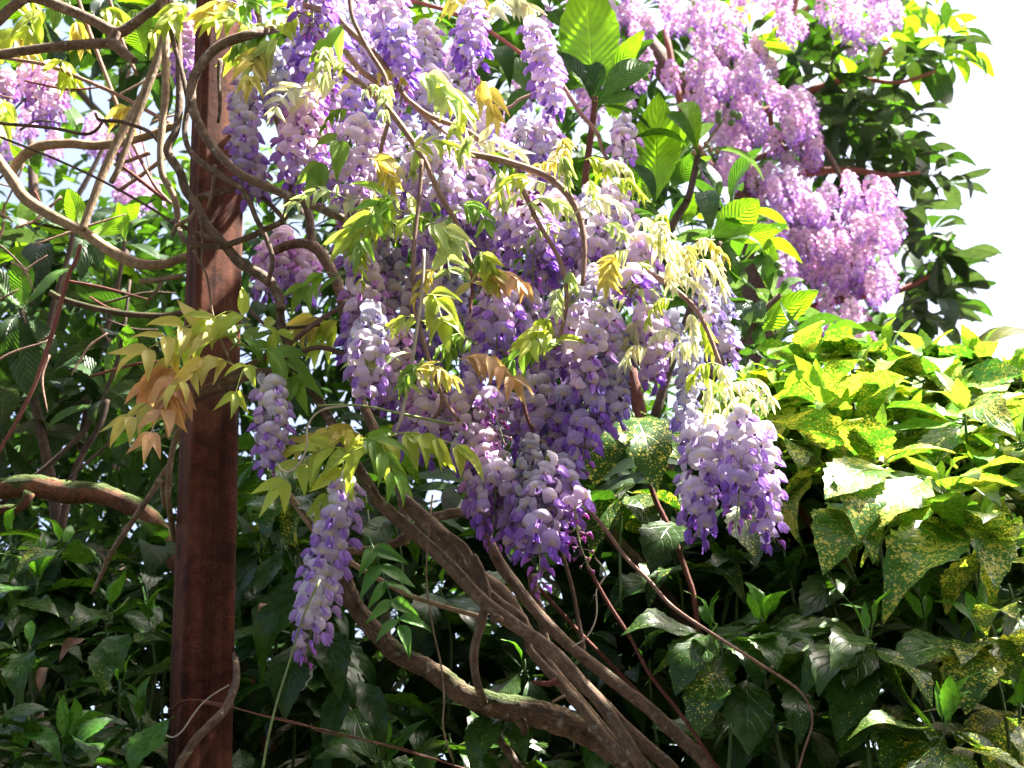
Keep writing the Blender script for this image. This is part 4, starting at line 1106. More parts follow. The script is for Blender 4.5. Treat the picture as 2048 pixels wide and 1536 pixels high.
# right, in the light
A1 = root("spotted_laurel", "sunlit spotted laurel, heavily speckled with yellow, below the white sky", "shrub", ground_at(1850, 1536, 2.5))
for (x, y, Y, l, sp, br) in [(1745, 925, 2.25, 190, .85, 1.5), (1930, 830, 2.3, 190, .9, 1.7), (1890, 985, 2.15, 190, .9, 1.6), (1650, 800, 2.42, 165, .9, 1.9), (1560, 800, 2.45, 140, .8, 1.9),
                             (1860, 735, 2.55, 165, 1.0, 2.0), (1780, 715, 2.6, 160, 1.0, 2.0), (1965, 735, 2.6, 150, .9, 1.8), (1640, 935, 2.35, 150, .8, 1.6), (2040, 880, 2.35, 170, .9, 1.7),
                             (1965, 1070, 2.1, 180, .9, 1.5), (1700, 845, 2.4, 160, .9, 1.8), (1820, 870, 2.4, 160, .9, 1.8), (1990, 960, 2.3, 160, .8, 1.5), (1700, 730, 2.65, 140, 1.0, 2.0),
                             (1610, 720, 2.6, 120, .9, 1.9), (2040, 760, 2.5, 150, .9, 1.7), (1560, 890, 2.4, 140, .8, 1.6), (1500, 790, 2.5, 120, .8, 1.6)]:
    rosette(A1, x, y, Y, l * 1.05, 9, 4, min(1.15, sp + .12), br * 1.5, newc=(.23, .40, .05), tilt=(-.55, .35))  # yellower leaves, their colour raised further in place of frontal sun
for a in [(1660, 1010, 1760, 1085, .7), (1700, 1040, 1645, 1150, .8), (1930, 1080, 1770, 1185, .9), (1940, 1065, 1990, 1180, .9), (1850, 960, 1720, 1050, 1.0), (1700, 960, 1715, 1080, .8), (1770, 940, 1650, 1000, .8)]:
    one_leaf(A1, AUCM, a[0], a[1], a[2], a[3], 2.1, AGREEN * 2.6, a[4] + .15, 1.15, Yt=1.98, zh=(.25, -.5, .8))  # front leaves brightened in colour likewise
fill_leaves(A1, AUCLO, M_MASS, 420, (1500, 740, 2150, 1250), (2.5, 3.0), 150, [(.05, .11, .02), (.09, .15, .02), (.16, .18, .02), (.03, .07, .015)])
# right, in the shade below; leaf colours darkened along with it
A2 = root("spotted_laurel", "shaded spotted laurel with broad dark speckled leaves and glossy new shoots at right", "shrub", ground_at(1650, 1536, 2.3))
for (x, y, Y, l, n, nw, sp, br) in [(1430, 1265, 2.05, 170, 6, 4, .5, 1.1), (1525, 1250, 2.12, 180, 7, 5, .5, 1.0), (1735, 1275, 2.0, 190, 8, 3, .55, 1.1), (1965, 1275, 2.05, 190, 8, 3, .9, 1.5), (1890, 1455, 1.92, 210, 8, 4, .8, 1.4),
                                    (1650, 1180, 2.25, 170, 7, 0, .3, .8), (1850, 1250, 2.2, 170, 6, 2, .35, .8), (1600, 1420, 2.2, 170, 7, 0, .3, .7), (1480, 1420, 2.25, 160, 7, 0, .3, .7), (2040, 1420, 2.0, 190, 7, 2, .9, 1.4),
                                    (1750, 1500, 2.1, 170, 6, 1, .5, .9), (1300, 1330, 2.4, 150, 6, 0, .3, .6), (1350, 1120, 2.4, 160, 6, 0, .5, .8), (1480, 1110, 2.4, 150, 6, 0, .5, .8), (1250, 980, 2.35, 150, 5, 0, .7, 1.2), (1570, 1110, 2.35, 150, 6, 0, .4, .8),
                                    (1820, 1130, 2.25, 170, 6, 0, .4, .8), (2020, 1180, 2.2, 160, 6, 0, .6, 1.0)]:
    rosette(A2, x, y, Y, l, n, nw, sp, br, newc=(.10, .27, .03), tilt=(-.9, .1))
LD = [  # single broad leaves one can trace: base, tip, spots, brightness, width
    (1425, 1275, 1350, 1392, .55, 1.1, 1.25), (1450, 1310, 1385, 1460, .65, 1.2, 1.2), (1400, 1270, 1255, 1240, .55, .9, 1.1), (1445, 1280, 1530, 1330, .6, 1.2, 1.2), (1520, 1270, 1555, 1340, .6, 1.2, 1.5),
    (1560, 1290, 1632, 1285, .5, 1.0, 1.0), (1730, 1285, 1600, 1362, .5, 1.2, 1.2), (1740, 1290, 1690, 1378, .5, 1.1, 1.4), (1745, 1300, 1673, 1485, .45, 1.1, 1.0), (1750, 1400, 1680, 1515, .5, 1.1, .9),
    (1940, 1290, 1770, 1330, .7, 1.5, 1.2), (1960, 1290, 1930, 1430, 1.15, 1.7, 1.5), (1975, 1280, 2035, 1370, .8, 1.3, 1.2), (1880, 1465, 1765, 1540, .8, 1.5, 1.8), (1905, 1470, 2005, 1500, .9, 1.3, 1.4),
    (1495, 1360, 1497, 1512, .25, .8, 1.3), (1590, 1380, 1600, 1490, .45, .8, 1.0), (1840, 1170, 1835, 1270, .3, .7, 1.3), (1590, 1170, 1620, 1090, .5, .9, 1.0), (1700, 1150, 1600, 1240, .35, .8, 1.1),
    (1220, 830, 1190, 975, .8, 1.5, 1.5), (1268, 835, 1312, 985, .8, 1.3, 1.2), (1290, 830, 1385, 930, .9, 1.6, .9), (1480, 1010, 1510, 1120, .8, .9, 1.2), (1360, 1050, 1300, 1150, .5, .7, 1.3), (1230, 1010, 1290, 950, .5, .8, 1.2)]
for (bx, by, tx, ty, sp, br, wf) in LD:
    one_leaf(A2, AUCM, bx, by, tx, ty, 2.02 if by > 1200 else 2.3, AGREEN * br, sp, wf, Yt=1.96 if by > 1200 else 2.22)
fill_leaves(A2, AUCLO, M_MASS, 900, (1180, 930, 2150, 1700), (2.45, 3.1), 160, [(.014, .038, .008), (.02, .05, .01), (.011, .03, .008)])  # inner leaves coloured darker for the shade inside the shrub
# bottom centre
A3 = root("spotted_laurel", "dark glossy laurel shrub between the post and the mossy limb", "shrub", ground_at(760, 1536, 2.5))
for (x, y, Y, l, n, nw, sp, br) in [(560, 1080, 2.45, 170, 7, 0, .25, .9), (620, 1250, 2.4, 190, 7, 0, .15, .8), (560, 1340, 2.35, 180, 7, 0, .2, .8), (700, 1400, 2.4, 200, 6, 0, .12, .8), (760, 1520, 2.2, 190, 7, 4, .45, 1.1), (900, 1480, 2.35, 180, 7, 0, .4, 1.0),
                                    (1020, 1500, 2.35, 190, 6, 0, .3, 1.0), (820, 1400, 2.45, 170, 6, 0, .3, .8), (600, 980, 2.4, 150, 6, 0, .8, 1.1), (700, 870, 2.45, 140, 5, 0, .9, 1.3), (540, 1180, 2.5, 180, 6, 0, .2, .7), (640, 1480, 2.4, 190, 6, 0, .1, .7),
                                    (880, 1180, 2.5, 150, 6, 1, .2, .8), (1050, 1330, 2.45, 150, 6, 1, .2, .8), (1150, 1250, 2.5, 150, 6, 0, .2, .7), (780, 1020, 2.5, 140, 6, 0, .3, 1.0), (540, 900, 2.5, 140, 5, 2, .3, 1.4), (1180, 1500, 2.4, 160, 6, 0, .3, .8)]:
    rosette(A3, x, y, Y, l, n, nw, sp, br, newc=(.09, .25, .03), tilt=(-1.1, .0))
for (bx, by, tx, ty, sp, br, wf) in [(670, 1140, 500, 1330, .12, .9, 1.0), (560, 1100, 510, 1190, .12, 1.0, 1.0), (490, 1010, 545, 1005, .1, 1.6, 1.6), (735, 1530, 640, 1500, .6, 1.3, 1.3), (770, 1540, 855, 1440, .5, 1.3, 1.1), (820, 1545, 885, 1470, .6, 1.2, 1.1),
                                     (1000, 1430, 940, 1536, .45, 1.2, 1.2), (1020, 1430, 1050, 1510, .4, 1.2, 1.2), (690, 1350, 650, 1500, .05, .9, .8), (720, 1360, 770, 1500, .05, .9, .8), (600, 1290, 570, 1440, .1, .8, 1.2), (650, 1260, 680, 1380, .1, .9, 1.2), (480, 1500, 490, 1560, .1, .8, 1.2),
                                     (640, 900, 590, 960, .9, 1.3, 1.3), (600, 990, 660, 1060, .5, .9, 1.3)]:
    one_leaf(A3, AUCM, bx, by, tx, ty, 2.2, AGREEN * br, sp, wf, Yt=2.15)
fill_leaves(A3, AUCLO, M_MASS, 700, (440, 950, 1250, 1700), (2.6, 3.3), 160, [(.014, .038, .008), (.02, .05, .01), (.011, .03, .008)])  # same darkened inner leaf colours, deepening the shade between leaves
# left of the post
A4 = root("spotted_laurel", "low dark laurel with bright green shoot tips left of the post", "shrub", ground_at(150, 1536, 2.5))
for (x, y, Y, l, n, nw, sp, br) in [(75, 1165, 2.4, 150, 7, 5, .25, 1.0), (130, 1490, 2.1, 170, 8, 5, .3, 1.3), (300, 1250, 2.35, 120, 8, 4, .45, 1.0), (215, 1220, 2.4, 140, 7, 2, .4, 1.0), (60, 1300, 2.3, 150, 7, 1, .4, 1.0), (240, 1370, 2.25, 150, 8, 2, .4, 1.0),
                                    (10, 1420, 2.2, 150, 7, 0, .4, .9), (280, 1450, 2.15, 150, 8, 3, .35, 1.3), (150, 1290, 2.4, 140, 7, 2, .4, .9), (120, 1100, 2.5, 130, 7, 2, .3, .9), (20, 1210, 2.4, 140, 7, 1, .3, .9), (330, 1340, 2.4, 130, 7, 1, .3, .9),
                                    (200, 1130, 2.55, 120, 6, 1, .3, .8), (300, 1150, 2.5, 110, 6, 1, .3, .8), (190, 1530, 2.1, 170, 7, 2, .4, 1.1), (30, 1530, 2.1, 160, 7, 2, .3, 1.0), (20, 1080, 2.55, 120, 6, 1, .3, .8)]:
    rosette(A4, x, y, Y, l, n, nw, sp, br, newc=(.10, .26, .03), tilt=(-.8, .2))
for (bx, by, tx, ty, sp, br, wf) in [(340, 1440, 250, 1540, .3, 2.4, 1.2), (215, 1275, 205, 1375, .6, 1.5, 1.2), (232, 1270, 240, 1330, .4, 1.4, 1.5), (220, 1230, 262, 1195, 1.0, 1.6, 1.5), (120, 1100, 30, 1130, .9, 1.5, 1.4), (100, 1420, 0, 1440, .4, 1.2, 1.2), (50, 1450, 120, 1505, .2, 2.6, 1.0), (230, 1440, 150, 1500, .2, 2.4, 1.0)]:
    one_leaf(A4, AUCM, bx, by, tx, ty, 2.08, AGREEN * br, sp, wf, Yt=2.04)
fill_leaves(A4, AUCLO, M_MASS, 420, (-120, 1080, 440, 1700), (2.5, 3.1), 140, [(.014, .038, .008), (.02, .05, .01), (.011, .03, .008)])  # inner shade put into the leaf colours here too

# dry leaves caught in the laurel
for (bx, by, tx, ty, lab) in [(172, 1278, 118, 1322, "curled brown dry leaf caught flat in the laurel left of the post"), (95, 1335, 80, 1385, "pale dry leaf hanging upright in the laurel left of the post"), (535, 1210, 515, 1225, "small orange-brown dead leaf beside the right edge of the post")]:
    b = P(bx, by, 2.12); t = P(tx, ty, 2.1)
    m3, ln = leaf_matrix(b, t, (0, -1, .4), 1.0)
    thing("dry_leaf", lab, "leaf", leaf_geo(ol_bay, 10, 4, .9, .15, .05, seed=bx).xf(m3, b), M_DRY, group="dry leaves caught in the laurels")

# ------------------------------------------------------------------ loquat trees
YOUNG = np.array([.22, .42, .03]); DARK = np.array([.024, .060, .014]); MIDG = np.array([.07, .17, .025]); BLUEG = np.array([.05, .085, .06])
T1 = root("loquat_tree", "young loquat with large ribbed leaves and green fruit rising behind the flowers", "tree", ground_at(1330, 1536, 3.0))
def ST(pts, mat=M_DARKBARK, Y=2.85, name="branch", **k): return stem(T1, pts, mat, Y, name=name, **k)
ST([(1190, 195, 6), (1186, 240, 6.5), (1178, 300, 7), (1170, 380, 8), (1180, 500, 9), (1250, 700, 12), (1290, 900, 16), (1310, 1200, 20), (1320, 1800, 24), (1325, 2500, 28)], M_RED, name="trunk")
ST([(1396, 312, 7), (1388, 350, 7), (1375, 400, 7.5), (1345, 450, 8), (1310, 540, 9), (1270, 720, 10)], tint=1.4)
ST([(1440, 485, 6), (1430, 520, 7), (1380, 620, 8), (1300, 860, 10)], tint=1.4)
ST([(1560, 590, 6), (1525, 625, 6.5), (1480, 690, 7), (1400, 800, 8), (1310, 1000, 10)], tint=1.4)
ST([(1400, 306, 3), (1425, 270, 3), (1452, 232, 2.5)], M_TAN, name="fruit_stalk")
def LL(bx, by, tx, ty, col, wf=1.0, Y=2.85, Yt=None, zh=None, k=None, roll=0): one_leaf(T1, LOQM, bx, by, tx, ty, Y, col, 1, wf, zh, Yt, roll, k=k)
YG = YOUNG * 1.0
front = (0, -1, .15)
LL(1188, 195, 1172, -25, YG * 1.15, 1.25, zh=(0, 1, .1), k=1); LL(1182, 180, 1120, 62, YG, .75, zh=(.3, 1, .2)); LL(1205, 170, 1290, 58, YG, .75, zh=(-.3, 1, .2)); LL(1198, 195, 1298, 112, MIDG, 1.3, zh=front, k=1)
LL(1192, 200, 1178, 112, DARK * 1.6, 1.4, zh=front); LL(1192, 208, 1280, 185, MIDG, 1.1, zh=front, k=1); LL(1183, 198, 1105, 105, DARK * 1.5, .9); LL(1197, 212, 1300, 258, DARK * 1.6, .9, zh=(0, -.3, 1)); LL(1180, 210, 1120, 260, DARK * 1.5, 1.0)
LL(1390, 312, 1262, 283, MIDG, .75, zh=(0, -.4, 1)); LL(1392, 300, 1328, 225, MIDG * .9, 1.0, zh=(0, -1, .4)); LL(1395, 300, 1352, 200, YG * .8, .8); LL(1402, 305, 1527, 362, BLUEG * 1.6, .9, zh=(0, -.3, 1), k=2); LL(1398, 315, 1445, 385, DARK * 1.8, 1.1)
LL(1385, 318, 1432, 355, BLUEG * 2.4, 1.5); LL(1308, 405, 1315, 208, YG * 1.1, 1.2, zh=(0, 1, 0), k=1); LL(1300, 400, 1268, 290, YG, 1.0, zh=(0, 1, 0)); LL(1310, 410, 1256, 330, DARK * 1.7, 1.0); LL(1340, 370, 1400, 300, MIDG, 1.1, zh=(0, 1, .3))
LL(1318, 412, 1385, 405, DARK * 2, 1.0); LL(1305, 415, 1230, 395, DARK * 1.8, 1.0); LL(1420, 470, 1405, 375, BLUEG * 1.5, 1.2, zh=front); LL(1425, 475, 1518, 398, YG * 1.2, 1.5, zh=(0, 1, .3), k=0); LL(1440, 472, 1563, 458, YG * 1.05, .9, zh=(0, 1, .4), k=0)
LL(1370, 450, 1390, 385, YG, 1.0, zh=(0, 1, .2)); LL(1440, 490, 1540, 520, DARK * 1.6, .8); LL(1450, 480, 1475, 560, MIDG, 1.0)
LL(1530, 590, 1448, 525, MIDG * .9, .9, zh=(0, -.4, 1)); LL(1540, 585, 1515, 500, MIDG, 1.1); LL(1545, 590, 1538, 475, YG * .8, .9, zh=(0, 1, .2)); LL(1490, 670, 1637, 580, YG * 1.1, .85, zh=(0, 1, .4), k=0); LL(1555, 600, 1610, 560, MIDG * .9, 1.1)
LL(1560, 600, 1598, 665, DARK * 2.2, .9, zh=(0, -.4, 1)); LL(1525, 600, 1515, 660, BLUEG * 2, 1.4); LL(1515, 640, 1520, 700, DARK * 2.5, 1.1); LL(1490, 685, 1475, 600, BLUEG * 1.8, 1.2, zh=front); LL(1500, 690, 1590, 660, DARK * 1.6, 1.0); LL(1480, 690, 1560, 745, DARK * 1.5, .9)
LL(1630, 750, 1615, 660, YG, 1.3, zh=(0, 1, .1)); LL(1635, 755, 1580, 700, DARK * 1.6, 1.0); LL(1625, 760, 1690, 700, MIDG, 1.1); LL(1600, 720, 1540, 690, MIDG, 1.0); LL(1470, 705, 1500, 780, DARK * 1.5, 1.0)
LL(1070, 200, 1010, 100, MIDG * .9, 1.1); LL(1075, 205, 1120, 130, DARK * 1.6, 1.0); LL(1020, 180, 985, 90, DARK * 1.5, 1.0); LL(1010, 250, 1060, 160, MIDG, 1.2); LL(1000, 260, 975, 190, DARK * 1.5, 1.1); LL(1040, 250, 1110, 225, DARK * 1.7, 1.0); LL(1110, 280, 1130, 200, MIDG, 1.0)
LL(830, 80, 905, 45, MIDG * 1.2, .9); LL(840, 90, 800, 20, YG, 1.0, zh=(0, 1, .2)); LL(860, 100, 790, 60, DARK * 1.6, 1.1); LL(880, 60, 940, 80, DARK * 1.5, .9)
for (x, y, Y) in [(1060, 130, 3.0), (1250, 330, 3.0), (1330, 480, 3.0), (1480, 520, 3.0), (1420, 620, 3.05), (1560, 680, 3.0), (1240, 180, 3.05), (1010, 20, 3.0), (880, 20, 3.0), (1460, 430, 3.05), (1180, 430, 3.1), (1640, 700, 3.1), (1100, 20, 3.1), (1010, 150, 3.1), (1350, 330, 3.15)]:
    c = P(x, y, Y)
    a = rnd.uniform(0, 6.28)
    for k in range(8):
        a += 2.4; el = rnd.uniform(-.4, .9); L0 = rnd.uniform(.10, .17)
        d = np.array([math.cos(a) * math.cos(el), math.sin(a) * math.cos(el), math.sin(el)])
        m3, ln = leaf_matrix(c, c + d * L0, UP - d * .2, rnd.uniform(.9, 1.2))
        cc = (DARK * 1.5, MIDG, DARK * 2, BLUEG * 1.5, YG * .8)[rnd.randrange(5)]
        inst(T1, "leaf", LOQM[rnd.randrange(5)], m3, c + d * .015, (*cc, 1))
def ellip(c, r, sq=1.15, nu=10, nv=7, ax=(0, 0, 1)):
    M3 = frame(ax, (.3, .5, .1))
    def fn(u, v):
        th = u * math.pi; ph = math.pi * v
        p = np.array([r * math.sin(ph) * math.cos(th), -r * sq * math.cos(ph), r * math.sin(ph) * math.sin(th)])
        return M3 @ p + c
    return grid(nu, nv, fn)
for (x, y) in [(1437, 228), (1467, 227), (1478, 232), (1463, 245), (1437, 240), (1556, 530), (1562, 545)]:
    c = P(x, y, 2.84 + rnd.uniform(-.01, .01)); fr_ = part(T1, "fruit", ellip(c, .0092, 1.25, ax=(rnd.uniform(-.5, .5), -.3, -1)), M_FRUIT, c)
    part(fr_, "calyx", ellip(c + np.array([.002, -.006, -.010]), .0032, .6), M_BUDSCALE, c)
for (x, y) in [(1400, 296), (1412, 288), (1420, 300), (1435, 303), (1405, 306), (1388, 306)]:
    c = P(x, y, 2.83); part(T1, "bud", ellip(c, .006, 1.3), M_BUDSCALE, c)

# left loquat in the shade
T2 = root("loquat_tree", "shaded loquat tree with drooping dark ribbed leaves left of the post", "tree", ground_at(80, 1536, 3.2))
stem(T2, [(45, 620, 5), (50, 680, 6), (60, 760, 8), (90, 900, 10), (120, 1100, 14), (130, 1500, 20), (140, 2400, 26)], M_DARKBARK, Y=2.9, name="trunk")
stem(T2, [(215, 800, 5), (200, 850, 6), (150, 940, 7), (118, 1080, 9)], M_DARKBARK, Y=2.85, name="branch")
stem(T2, [(150, 430, 4), (140, 500, 5), (110, 600, 6), (80, 740, 7)], M_DARKBARK, Y=3.0, name="branch")
stem(T2, [(250, 480, 4), (230, 600, 5), (190, 740, 6), (160, 900, 8)], M_DARKBARK, Y=3.1, name="branch")
def L2(bx, by, tx, ty, col, wf=1.0, Y=2.8, zh=None, k=None): one_leaf(T2, LOQM, bx, by, tx, ty, Y, col, 1, wf, zh, k=k)
GB = np.array([.10, .23, .03])
L2(45, 615, 40, 512, GB, 1.2, zh=(0, 1, .1), k=1); L2(52, 612, 138, 525, GB * .8, 1.2, k=1); L2(40, 615, -20, 530, GB * .6, 1.0); L2(50, 625, 95, 680, DARK, 1.0); L2(40, 625, 20, 760, DARK * .9, 1.0); L2(55, 630, 110, 720, DARK, .9); L2(45, 640, 65, 800, DARK * 1.1, 1.0); L2(35, 640, 0, 700, DARK, 1.0)
L2(215, 780, 262, 658, GB * .9, 1.35, zh=(0, 1, .1), k=1); L2(212, 790, 110, 730, DARK * 1.5, 1.1); L2(210, 800, 185, 850, BLUEG, 1.2); L2(225, 795, 290, 790, DARK * 1.3, 1.1); L2(205, 815, 95, 855, MIDG * .7, 1.1, k=0); L2(345, 830, 228, 895, GB, 1.0, zh=(0, .3, 1), k=0); L2(340, 895, 268, 905, GB * .7, .8, k=0); L2(335, 1000, 282, 1060, BLUEG, 1.2)
L2(160, 460, 135, 375, YOUNG, 1.1, zh=(0, 1, .1)); L2(175, 470, 280, 405, YOUNG, 1.0, zh=(0, 1, .3)); L2(170, 460, 70, 420, DARK * 1.4, 1.2); L2(165, 465, 60, 470, BLUEG, 1.2); L2(180, 475, 200, 540, DARK * 1.2, 1.1); L2(75, 470, 5, 440, BLUEG * 2.5, 1.0); L2(250, 480, 300, 440, MIDG, 1.2); L2(255, 490, 320, 520, DARK * 1.4, 1.2)
L2(250, 480, 240, 410, YOUNG, 1.0, zh=(0, 1, .1)); L2(290, 110, 260, 20, YOUNG * .6, 1.6, Y=2.5, zh=(0, 1, .2)); L2(100, 250, 60, 160, DARK, 1.2); L2(60, 330, 20, 290, YOUNG, 1.0, zh=(0, 1, .2)); L2(85, 300, 75, 350, MIDG, 1.2); L2(130, 200, 160, 260, MIDG, 1.1)
for k in range(26):
    x = rnd.uniform(-60, 350); y = rnd.choice((rnd.uniform(-20, 130), rnd.uniform(420, 900), rnd.uniform(430, 900))); Y = rnd.uniform(2.9, 3.5)
    c = P(x, y, Y); a = rnd.uniform(0, 6.28)
    for j in range(7):
        a += 2.4; el = rnd.uniform(-1.2, .3); L0 = rnd.uniform(.13, .22)
        d = np.array([math.cos(a) * math.cos(el), math.sin(a) * math.cos(el), math.sin(el)])
        m3, ln = leaf_matrix(c, c + d * L0, UP - d * .2, rnd.uniform(.9, 1.2))
        cc = (DARK, DARK * 1.3, BLUEG * .8, DARK * .8, YOUNG * .6 if y < 520 else DARK)[rnd.randrange(5)]
        inst(T2, "leaf", LOQM[rnd.randrange(5)], m3, c + d * .015, (*cc, 1))

# ------------------------------------------------------------------ far loquat tree hung with wisteria, against the sky
T3 = root("loquat_tree", "tall loquat tree with dark leaf tips reaching into the white sky", "tree", ground_at(1500, 1536, 6.4))
YT = 6.2
stem(T3, [(1250, 40, 20), (1310, 110, 24), (1350, 165, 24), (1400, 190, 22), (1450, 260, 24), (1500, 400, 28), (1520, 600, 34), (1530, 900, 40), (1530, 1500, 46), (1530, 2000, 52)], M_DARKBARK, Y=6.4, name="trunk", rough=.08, tint=1.4)
for pts in [[(1450, 260, 14), (1540, 220, 10), (1618, 182, 8), (1683, 160, 7), (1738, 128, 5), (1790, 90, 4)], [(1683, 160, 6), (1740, 160, 5), (1800, 165, 4), (1880, 140, 3)], [(1500, 400, 14), (1600, 350, 9), (1700, 340, 7), (1770, 350, 5), (1840, 345, 4)],
            [(1400, 190, 12), (1470, 150, 9), (1540, 80, 8), (1580, 40, 7), (1600, -30, 6)], [(1580, 40, 5), (1610, 20, 4), (1640, -20, 4)], [(1520, 560, 14), (1650, 520, 10), (1760, 490, 7), (1850, 480, 5)], [(1525, 650, 12), (1680, 600, 9), (1800, 580, 6), (1880, 540, 4)],
            [(1500, 420, 12), (1420, 330, 9), (1370, 240, 8), (1330, 60, 6)], [(1540, 220, 6), (1545, 260, 5), (1570, 300, 4), (1590, 330, 4)]]:
    stem(T3, pts, M_RED, Y=rnd.uniform(6.0, 6.4), name="branch", tint=1.3)
tips = [(1640, 40), (1800, 20), (1850, 60), (1880, 100), (1910, 110), (1870, 30), (1830, 110), (1790, 130), (1760, 90), (1900, 60), (1660, 110), (1700, 150), (1600, 190), (1640, 210), (1720, 200), (1780, 200), (1680, 230), (1750, 240), (1660, 270), (1770, 290), (1820, 330), (1860, 350), (1880, 370), (1700, 330), (1790, 360),
        (1840, 420), (1860, 450), (1830, 470), (1880, 500), (1900, 520), (1870, 560), (1910, 560), (1850, 520), (1830, 560), (1880, 600), (1800, 300), (1740, 320), (1600, 120), (1560, 20), (1500, 60), (1450, 20), (1810, 600), (1840, 620), (1790, 640), (1650, 150), (1620, 250), (1720, 280), (1690, 190), (1755, 170), (1800, 240)]
nleaf = 0
for (x, y) in tips:
    c = P(x + rnd.uniform(-12, 12), y + rnd.uniform(-12, 12), rnd.uniform(5.9, 6.5)); a = rnd.uniform(0, 6.28)
    lean = 1.0 if x > 1780 else .2
    for j in range(6):
        a += 2.4; el = rnd.uniform(-1.1, .45); L0 = rnd.uniform(.15, .26)
        d = norm(np.array([math.cos(a) * math.cos(el) + lean * .4, math.sin(a) * math.cos(el), math.sin(el)]))
        m3, ln = leaf_matrix(c, c + d * L0, UP - d * .2, rnd.uniform(.85, 1.2))
        cc = (DARK * .8, DARK * .7, BLUEG * .6, DARK * 1.3, BLUEG * .8)[rnd.randrange(5)]
        if y < 120 and rnd.random() < .5: cc = YOUNG
        inst(T3, "leaf", LOQM[rnd.randrange(5)], m3, c + d * .02, (*cc, 1)); nleaf += 1
fill_leaves(T3, [leaf_geo(ol_loquat, 6, 2, .3, .15, 0, seed=5)], M_MASS, 500, (1230, -60, 1800, 680), (6.5, 7.2), 95, [DARK, DARK * 1.6, MIDG, MIDG * 1.2])

V4 = root("wisteria_vine", "mauve-pink wisteria draped in thick curtains over the far loquat tree", "vine", ground_at(1420, 1536, 6.0))
stem(V4, [(1420, 700, 12), (1440, 560, 10), (1470, 440, 9), (1480, 330, 8), (1520, 220, 7), (1440, 120, 6), (1380, 40, 6)], M_VINE, Y=6.0, name="stem")
stem(V4, [(1480, 330, 8), (1560, 300, 6), (1640, 290, 5), (1700, 380, 5), (1760, 400, 4)], M_VINE, Y=5.9, name="stem")
stem(V4, [(1420, 700, 12), (1410, 900, 14), (1420, 1500, 18), (1420, 2000, 22)], M_VINE, Y=6.0, name="stem")
far_lo = []
rs4 = np.random.RandomState(44)
FARM = []
for k in range(9):
    sch = ('pink', 'pink', 'mauve', 'pale', 'pink', 'mauve', 'fresh', 'pink', 'pale')[k]
    ln_ = rs4.uniform(.13, .20)
    path, fl = raceme_spec((0, 0, 0), (rs4.uniform(-.02, .02), 0, -ln_), rs4.uniform(.10, .13), sch, rs4, .9, 1.0)
    gg = raceme_geo(path, fl, rs4, 1, (1.08, .95, .96))
    FARM.append(mesh("raceme", merge([gg, tube(path, .0016, 4, (.3, .35, .12))]), M_PETAL))
def inside(poly, x, y):
    c = False; j = len(poly) - 1
    for i in range(len(poly)):
        if (poly[i][1] > y) != (poly[j][1] > y) and x < (poly[j][0] - poly[i][0]) * (y - poly[i][1]) / (poly[j][1] - poly[i][1]) + poly[i][0]: c = not c
        j = i
    return c
polys = [([(1250, -40), (1560, -40), (1600, 60), (1550, 130), (1520, 200), (1560, 250), (1520, 290), (1420, 270), (1380, 190), (1260, 150)], 74),
         ([(1640, -50), (1790, -50), (1800, 50), (1770, 90), (1680, 110), (1645, 40)], 26),
         ([(1450, 200), (1600, 180), (1640, 260), (1630, 330), (1560, 370), (1440, 330)], 42),
         ([(1500, 360), (1650, 350), (1790, 390), (1800, 460), (1750, 500), (1780, 570), (1740, 640), (1560, 640), (1560, 560), (1500, 470)], 96),
         ([(1130, -40), (1260, -40), (1260, 120), (1180, 100)], 8), ([(1400, 330), (1480, 330), (1480, 380), (1410, 380)], 7), ([(1640, 640), (1760, 640), (1740, 690), (1640, 690)], 8)]
for poly, n in polys:
    xs = [p[0] for p in poly]; ys = [p[1] for p in poly]; k = 0
    while k < n:
        x = rnd.uniform(min(xs), max(xs)); y = rnd.uniform(min(ys), max(ys))
        if not inside(poly, x, y): continue
        Y = rnd.uniform(5.5, 6.1); b = P(x, y - 25, Y)
        rz = rnd.uniform(0, 6.28); s_ = rnd.uniform(.75, 1.1)
        M3 = np.array([[math.cos(rz), -math.sin(rz), 0], [math.sin(rz), math.cos(rz), 0], [0, 0, 1]]) * s_
        inst(V4, "raceme", FARM[rnd.randrange(9)], M3, b, (1, rnd.uniform(.92, 1.02), 1, 1)); k += 1
for (x, y, Y) in [(rnd.uniform(850, 1250), rnd.uniform(-20, 230), rnd.uniform(4.5, 5.5)) for _ in range(26)] + [(rnd.uniform(20, 340), rnd.uniform(150, 480), rnd.uniform(5, 6)) for _ in range(14)]:
    b = P(x, y, Y); rz = rnd.uniform(0, 6.28)
    M3 = np.array([[math.cos(rz), -math.sin(rz), 0], [math.sin(rz), math.cos(rz), 0], [0, 0, 1]])
    inst(V4, "raceme", FARM[rnd.randrange(9)], M3, b, (1, rnd.uniform(.92, 1.02), 1, 1))

